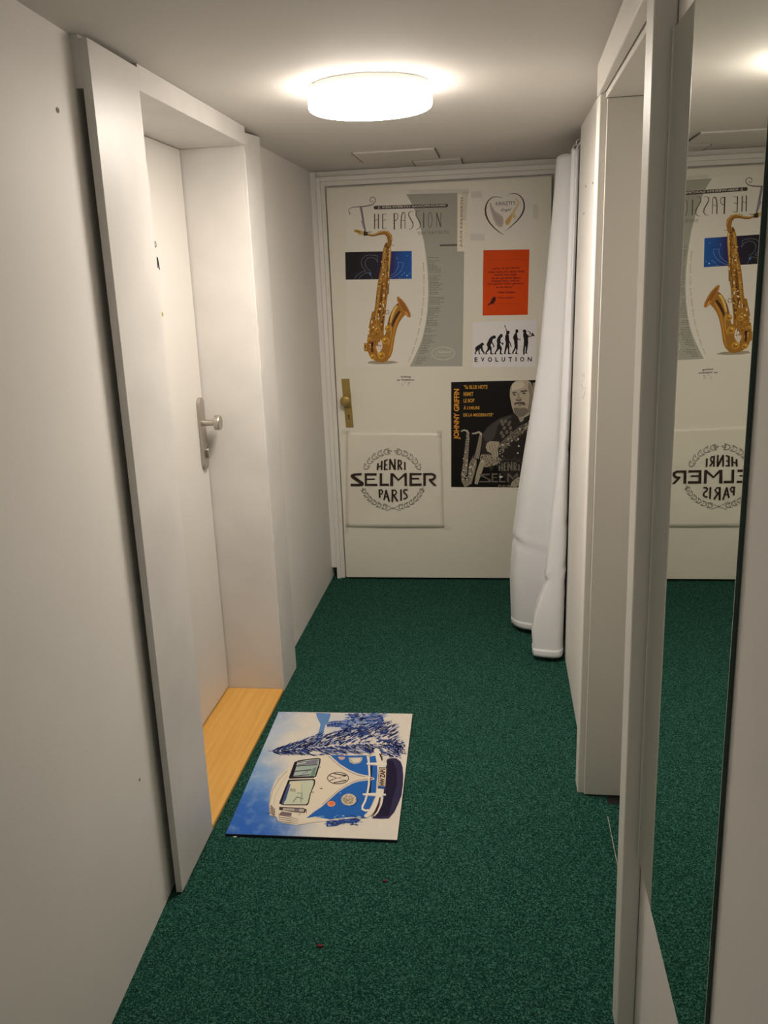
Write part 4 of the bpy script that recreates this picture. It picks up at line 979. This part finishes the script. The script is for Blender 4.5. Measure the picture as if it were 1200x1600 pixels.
    p.done('ground_shadow_picture', root, MATINK)
    # van body: cream shell
    p = Pm().set(330, 1090, 3.529)
    p.poly([(655, 320), (700, 325), (860, 318), (880, 315), (900, 440), (890, 560), (850, 660), (560, 690), (470, 705), (372, 688), (360, 660), (322, 650), (318, 590), (330, 520), (350, 465), (380, 430), (420, 395), (455, 358), (540, 335), (600, 322), (640, 318)], cream, 7)
    p.stroke([(322, 640), (322, 580), (340, 510), (372, 455), (420, 405)], 5, (176, 164, 146), 7.5); p.stroke([(345, 600), (352, 545), (385, 480), (420, 430)], 3, (190, 178, 158), 7.5)
    p.done('van_shell_picture', root, MATINK)
    # blue front panels
    p = Pm().set(510, 1160, 9.231)
    p.poly([(50, 185), (330, 195), (600, 190), (610, 480), (560, 478), (450, 450), (330, 400), (200, 320), (110, 240)], blu, 8)
    p.poly([(720, 200), (735, 320), (735, 480), (725, 560), (715, 760), (640, 960), (560, 1070), (430, 1085), (200, 1090), (60, 1120), (-160, 1075), (-290, 1100), (-180, 1010), (-60, 930), (60, 820), (160, 730), (260, 660), (380, 595), (480, 565), (600, 550), (600, 190)], blu, 8.2)
    p.poly([(600, 495), (600, 552), (630, 548), (690, 530), (630, 500)], cream, 8.6)
    p.stroke([(30, 190), (110, 262), (200, 340), (330, 418), (450, 466), (560, 492), (610, 498)], 15, (206, 200, 192), 9); p.stroke([(30, 206), (110, 278), (200, 354), (330, 430), (450, 478), (560, 503)], 5, (80, 50, 50), 9.3)
    p.stroke([(610, 545), (480, 560), (380, 590), (260, 655), (160, 722), (60, 812), (-60, 915), (-180, 1000), (-290, 1090)], 15, (206, 200, 192), 9); p.stroke([(600, 534), (480, 548), (380, 577), (260, 642), (160, 708), (60, 798), (-60, 900)], 5, (80, 50, 50), 9.3)
    p.poly([(640, 340), (665, 345), (640, 740), (605, 750)], (28, 34, 60), 9.2)
    for k in range(20):
        x = rnd.uniform(-230, 520); y = rnd.uniform(1060, 1110); p.stroke([(x, y), (x + rnd.uniform(30, 110), y + rnd.uniform(-8, 8))], rnd.uniform(6, 14), rnd.choice([(110, 160, 200), (30, 70, 150), (160, 196, 214), (36, 60, 130)]), 9.4)
    p.done('van_front_picture', root, MATINK)
    # windscreen panes and side window
    p = Pm().set(410, 1170, 10)
    p.poly([(500, 215), (560, 190), (700, 165), (880, 150), (912, 165), (905, 230), (870, 350), (840, 440), (800, 460), (430, 475), (410, 465)], (40, 32, 44), 9)
    p.poly([(545, 215), (700, 180), (880, 165), (892, 180), (880, 250), (845, 350), (820, 435), (600, 440), (480, 445), (520, 320)], (158, 172, 164), 9.5)
    p.poly([(560, 215), (870, 175), (850, 245), (560, 260)], (120, 118, 130), 9.8); p.stroke([(500, 278), (860, 255)], 14, (52, 44, 50), 10); p.stroke([(490, 362), (770, 335)], 14, (52, 44, 50), 10); p.stroke([(480, 436), (740, 410)], 12, (52, 44, 50), 10)
    p.poly([(790, 310), (850, 290), (810, 430), (745, 440)], (110, 140, 116), 9.9); p.stroke([(560, 240), (680, 222)], 16, (186, 188, 170), 10.1); p.stroke([(620, 400), (720, 360)], 8, (90, 100, 90), 10.2)
    p.poly([(405, 490), (800, 478), (828, 495), (822, 560), (760, 700), (725, 860), (700, 892), (330, 890), (260, 860), (320, 700)], (40, 32, 40), 9)
    p.poly([(430, 515), (780, 495), (805, 510), (800, 560), (740, 720), (710, 850), (680, 875), (330, 875), (370, 730)], (190, 196, 172), 9.5)
    p.poly([(405, 560), (440, 560), (370, 800), (320, 870), (300, 850), (350, 720)], (70, 84, 130), 9.8); p.poly([(440, 530), (600, 520), (590, 680), (440, 680)], (206, 198, 170), 9.9); p.stroke([(430, 650), (520, 655)], 50, (160, 160, 140), 10)
    p.stroke([(480, 840), (540, 760), (640, 790)], 16, (120, 128, 120), 10.1); p.stroke([(540, 700), (620, 700), (600, 850)], 16, (140, 158, 140), 10.1); p.stroke([(620, 560), (610, 740)], 10, (170, 172, 150), 10)
    p.stroke([(870, 290), (910, 294)], 10, (50, 40, 44), 10); p.stroke([(760, 685), (805, 685)], 10, (50, 40, 44), 10); p.ell(920, 628, 26, 8, (120, 100, 80), 10)
    # side window and louvres
    p.poly([(262, 915), (640, 930), (690, 960), (660, 1010), (520, 1000), (262, 960)], (60, 50, 56), 9); p.poly([(320, 930), (640, 945), (660, 965), (640, 995), (320, 965)], (176, 166, 150), 9.5); p.poly([(500, 940), (580, 945), (570, 985), (500, 975)], (120, 110, 124), 9.8)
    p.poly([(300, 985), (460, 1010), (450, 1060), (260, 1035)], (116, 100, 104), 9.5)
    for k in range(4): p.stroke([(250, 1040 + 32 * k), (400, 1062 + 32 * k), (560, 1110 + 24 * k)], [8, 10, 3], (92, 72, 76), 9.6)
    p.poly([(140, 880), (200, 980), (195, 1085), (120, 1020), (118, 930)], (170, 156, 140), 9)
    for k in range(4): p.stroke([(128 + 4 * k, 890 + 38 * k), (200, 960 + 38 * k)], 9, (70, 54, 62), 9.5)
    p.stroke([(55, 1018), (130, 1005)], 12, (70, 100, 160), 9)
    p.stroke([(685, 945), (690, 1020)], 8, (80, 60, 60), 9.8); p.stroke([(560, 1040), (600, 1020)], 8, (110, 96, 60), 9.8)
    p.done('van_window_picture', root, MATINK)
    # lights
    p = Pm().set(510, 1160, 9.231)
    p.poly([(320, 225), (520, 220), (518, 260), (480, 305), (400, 322), (335, 290)], (176, 172, 158), 10); p.poly([(350, 235), (500, 232), (470, 290), (390, 296)], (206, 200, 184), 10.4)
    p.done('headlight_picture', root, MATINK)
    p = Pm().set(510, 1160, 9.231)
    p.ell(335, 835, 118, 92, (26, 60, 120), 9.8); p.ell(325, 832, 112, 86, (190, 180, 158), 10); p.ell(320, 830, 86, 66, (160, 148, 124), 10.3)
    for k in range(40): p.ell(325 + rnd.gauss(0, 42), 832 + rnd.gauss(0, 32), rnd.uniform(6, 14), rnd.uniform(5, 10), rnd.choice([(206, 200, 180), (130, 110, 96), (184, 168, 140), (214, 210, 196)]), 10.6 + k % 4 * .1, n=8)
    p.done('headlight_picture', root, MATINK)
    p = Pm().set(510, 1160, 9.231); p.poly([(170, 212), (268, 215), (262, 245), (215, 262), (178, 240)], (200, 160, 150), 10); p.done('turn_signal_picture', root, MATINK)
    p = Pm().set(510, 1160, 9.231)
    p.ell(75, 890, 62, 46, (30, 60, 120), 9.8); p.ell(72, 892, 58, 42, (210, 160, 130), 10); p.ell(72, 888, 42, 30, (222, 110, 66), 10.4)
    p.done('turn_signal_picture', root, MATINK)
    # round emblem: V over W inside a ring
    p = Pm().set(510, 1160, 9.231)
    p.ell(168, 522, 152, 82, blk, 10, n=40, w=11)
    p.ell(168, 522, 146, 76, cream, 9.8, n=40)
    EM = lambda pts: [(168 - u * 146, 522 - r * 78) for r, u in pts]
    p.stroke(EM([(-.46, .84), (0, .12), (.46, .84)]), 13, blk, 10.4)
    p.stroke(EM([(-.86, .42), (-.42, -.82), (0, -.02), (.42, -.82), (.86, .42)]), 13, blk, 10.5)
    p.done('emblem_picture', root, MATINK)
    # bumper and number plate
    p = Pm().set(510, 1160, 9.231)
    Wt = (220, 212, 196); Ws = (168, 154, 140)
    p.stroke([(700, 100), (740, 150), (770, 300), (788, 480), (780, 640), (760, 780), (700, 920), (640, 1010), (560, 1080)], [50, 76, 84, 88, 88, 80, 80, 74, 50], Wt, 11)
    p.poly([(755, 160), (790, 180), (815, 250), (800, 280), (778, 220)], (60, 44, 44), 11.3)
    p.stroke([(808, 800), (790, 900), (740, 1010), (690, 1070)], [30, 26, 22, 12], Wt, 11.2); p.stroke([(776, 800), (752, 900), (705, 1000), (650, 1080)], [20, 24, 20, 8], (70, 36, 40), 11.4)
    p.stroke([(700, 800), (640, 940), (570, 1050)], 7, Ws, 11.4)
    p.stroke([(650, 198), (600, 205), (612, 300), (622, 480), (612, 620), (590, 750), (560, 850), (520, 930), (520, 970), (560, 990), (615, 985)], 28, Wt, 11.6)
    p.stroke([(590, 200), (700, 192)], 20, Wt, 11.6)
    p.stroke([(580, 312), (760, 318), (872, 318)], [22, 44, 34], Wt, 11.8); p.stroke([(525, 755), (700, 758), (858, 762)], [22, 46, 26], Wt, 11.8)
    p.stroke([(590, 334), (750, 344)], 4, Ws, 12); p.stroke([(540, 782), (720, 786)], 4, Ws, 12)
    p.poly([(636, 505), (690, 520), (690, 542), (636, 552)], Wt, 11.7); p.poly([(628, 512), (674, 524), (670, 540), (626, 546)], (150, 90, 80), 11.9)
    p.done('bumper_picture', root, MATINK)
    p = Pm().set(510, 1160, 9.231)
    p.poly([(758, 368), (872, 372), (856, 680), (740, 672)], (60, 40, 36), 12.4); p.poly([(766, 378), (864, 382), (850, 640), (748, 634)], (206, 190, 164), 12.6); p.poly([(748, 636), (850, 642), (848, 672), (744, 668)], (40, 80, 150), 12.7)
    p.text('HW ZAP1', (838, 632), (852, 392), (764, 628), (60, 38, 34), 12.9, .05)
    p.done('number_plate_picture', root, MATINK)
doormat()

# ---------------------------------------------------------------- small marks and bits
NAIL = mat('dark_nail_hole', (.05, .035, .03), .6, metal=.2, mottle=.3, mscale=50)
def wallplug(x, y, z, sx, r, label, name='wall_plug', cat='wall plug'):
    root = empty(name, (x, y, z), label, cat)
    bm = bmesh.new(); cyl(bm, (x, y, z), 'x', r, sx * .0015, 20); bm_obj('rim', bm, mat('grey_plug', (.28, .24, .21), .6, mottle=.2, mscale=80), root)
    bm = bmesh.new(); cyl(bm, (x + sx * .0015, y, z), 'x', r * .55, sx * .0004, 16); bm_obj('hole', bm, NAIL, root)
wallplug(lx(1.745) , 1.745, 1.866, 1, .0055, 'dark wall plug in the near left wall high up beside the leaning board')
wallplug(lx(1.738), 1.738, .402, 1, .0030, 'tiny pale dent with a nail head low on the near left wall', 'nail', 'nail')
rw = lambda z: .2645 + .0315 * z / H
wallplug(rw(1.80) , 3.16, 1.80, -1, .0038, 'left of the upper pair of small plugs on the right wall near the curtain')
wallplug(rw(1.79) , 2.93, 1.788, -1, .0038, 'right of the upper pair of small plugs on the right wall near the curtain')
wallplug(rw(1.70), 3.19, 1.715, -1, .0036, 'small wall plug just below the upper pair beside the curtain')
# chipped paint at hand height on the right wall: thin irregular flakes
def chips():
    bm = bmesh.new(); rnd = random.Random(9)
    for k in range(9):
        y = 2.92 + rnd.random() * .2; z = 1.10 + rnd.random() * .10; x = rw(z)
        a = rnd.uniform(.003, .008); h = rnd.uniform(.006, .018)
        hexa(bm, [(x - .0006, y, z), (x + .0004, y, z), (x + .0004, y + a, z), (x - .0006, y + a * .7, z), (x - .0006, y + a * .2, z + h), (x + .0004, y + a * .2, z + h), (x + .0004, y + a, z + h * .8), (x - .0006, y + a, z + h * .8)])
    o = bm_obj('paint_chips', bm, mat('bare_grey_plaster', (.36, .34, .32), .9, mottle=.3, mscale=90)); tag(o, 'scattered flakes of chipped grey paint at hand height on the right wall', 'paint chips', kind='stuff')
chips()
# red crumbs on the carpet
RED = mat('dark_red_fluff', (.16, .015, .02), .9, mottle=.3, mscale=200)
def crumb(name, px, py, label, s_=.006, m_=RED):
    c = ray(px, py, 2, 0); bm = bmesh.new(); bmesh.ops.create_icosphere(bm, subdivisions=2, radius=s_)
    rnd = random.Random(px)
    for v in bm.verts: v.co *= rnd.uniform(.7, 1.2); v.co.z = v.co.z * .5 + s_ * .4; v.co.x *= 1.8; v.co += Vector((c.x, c.y, 0))
    tag(bm_obj(name, bm, m_, smooth=True), label, 'fluff')
crumb('red_fluff', 602, 1377, 'dark red bit of fluff on the carpet just below the doormat', .004)
crumb('red_fluff.001', 500, 1479, 'dark red bit of fluff on the carpet nearest the bottom of the photo', .005)
crumb('pale_crumb', 367, 1308, 'pale crumb on the carpet at the near left corner of the doormat', .003, PAPER)
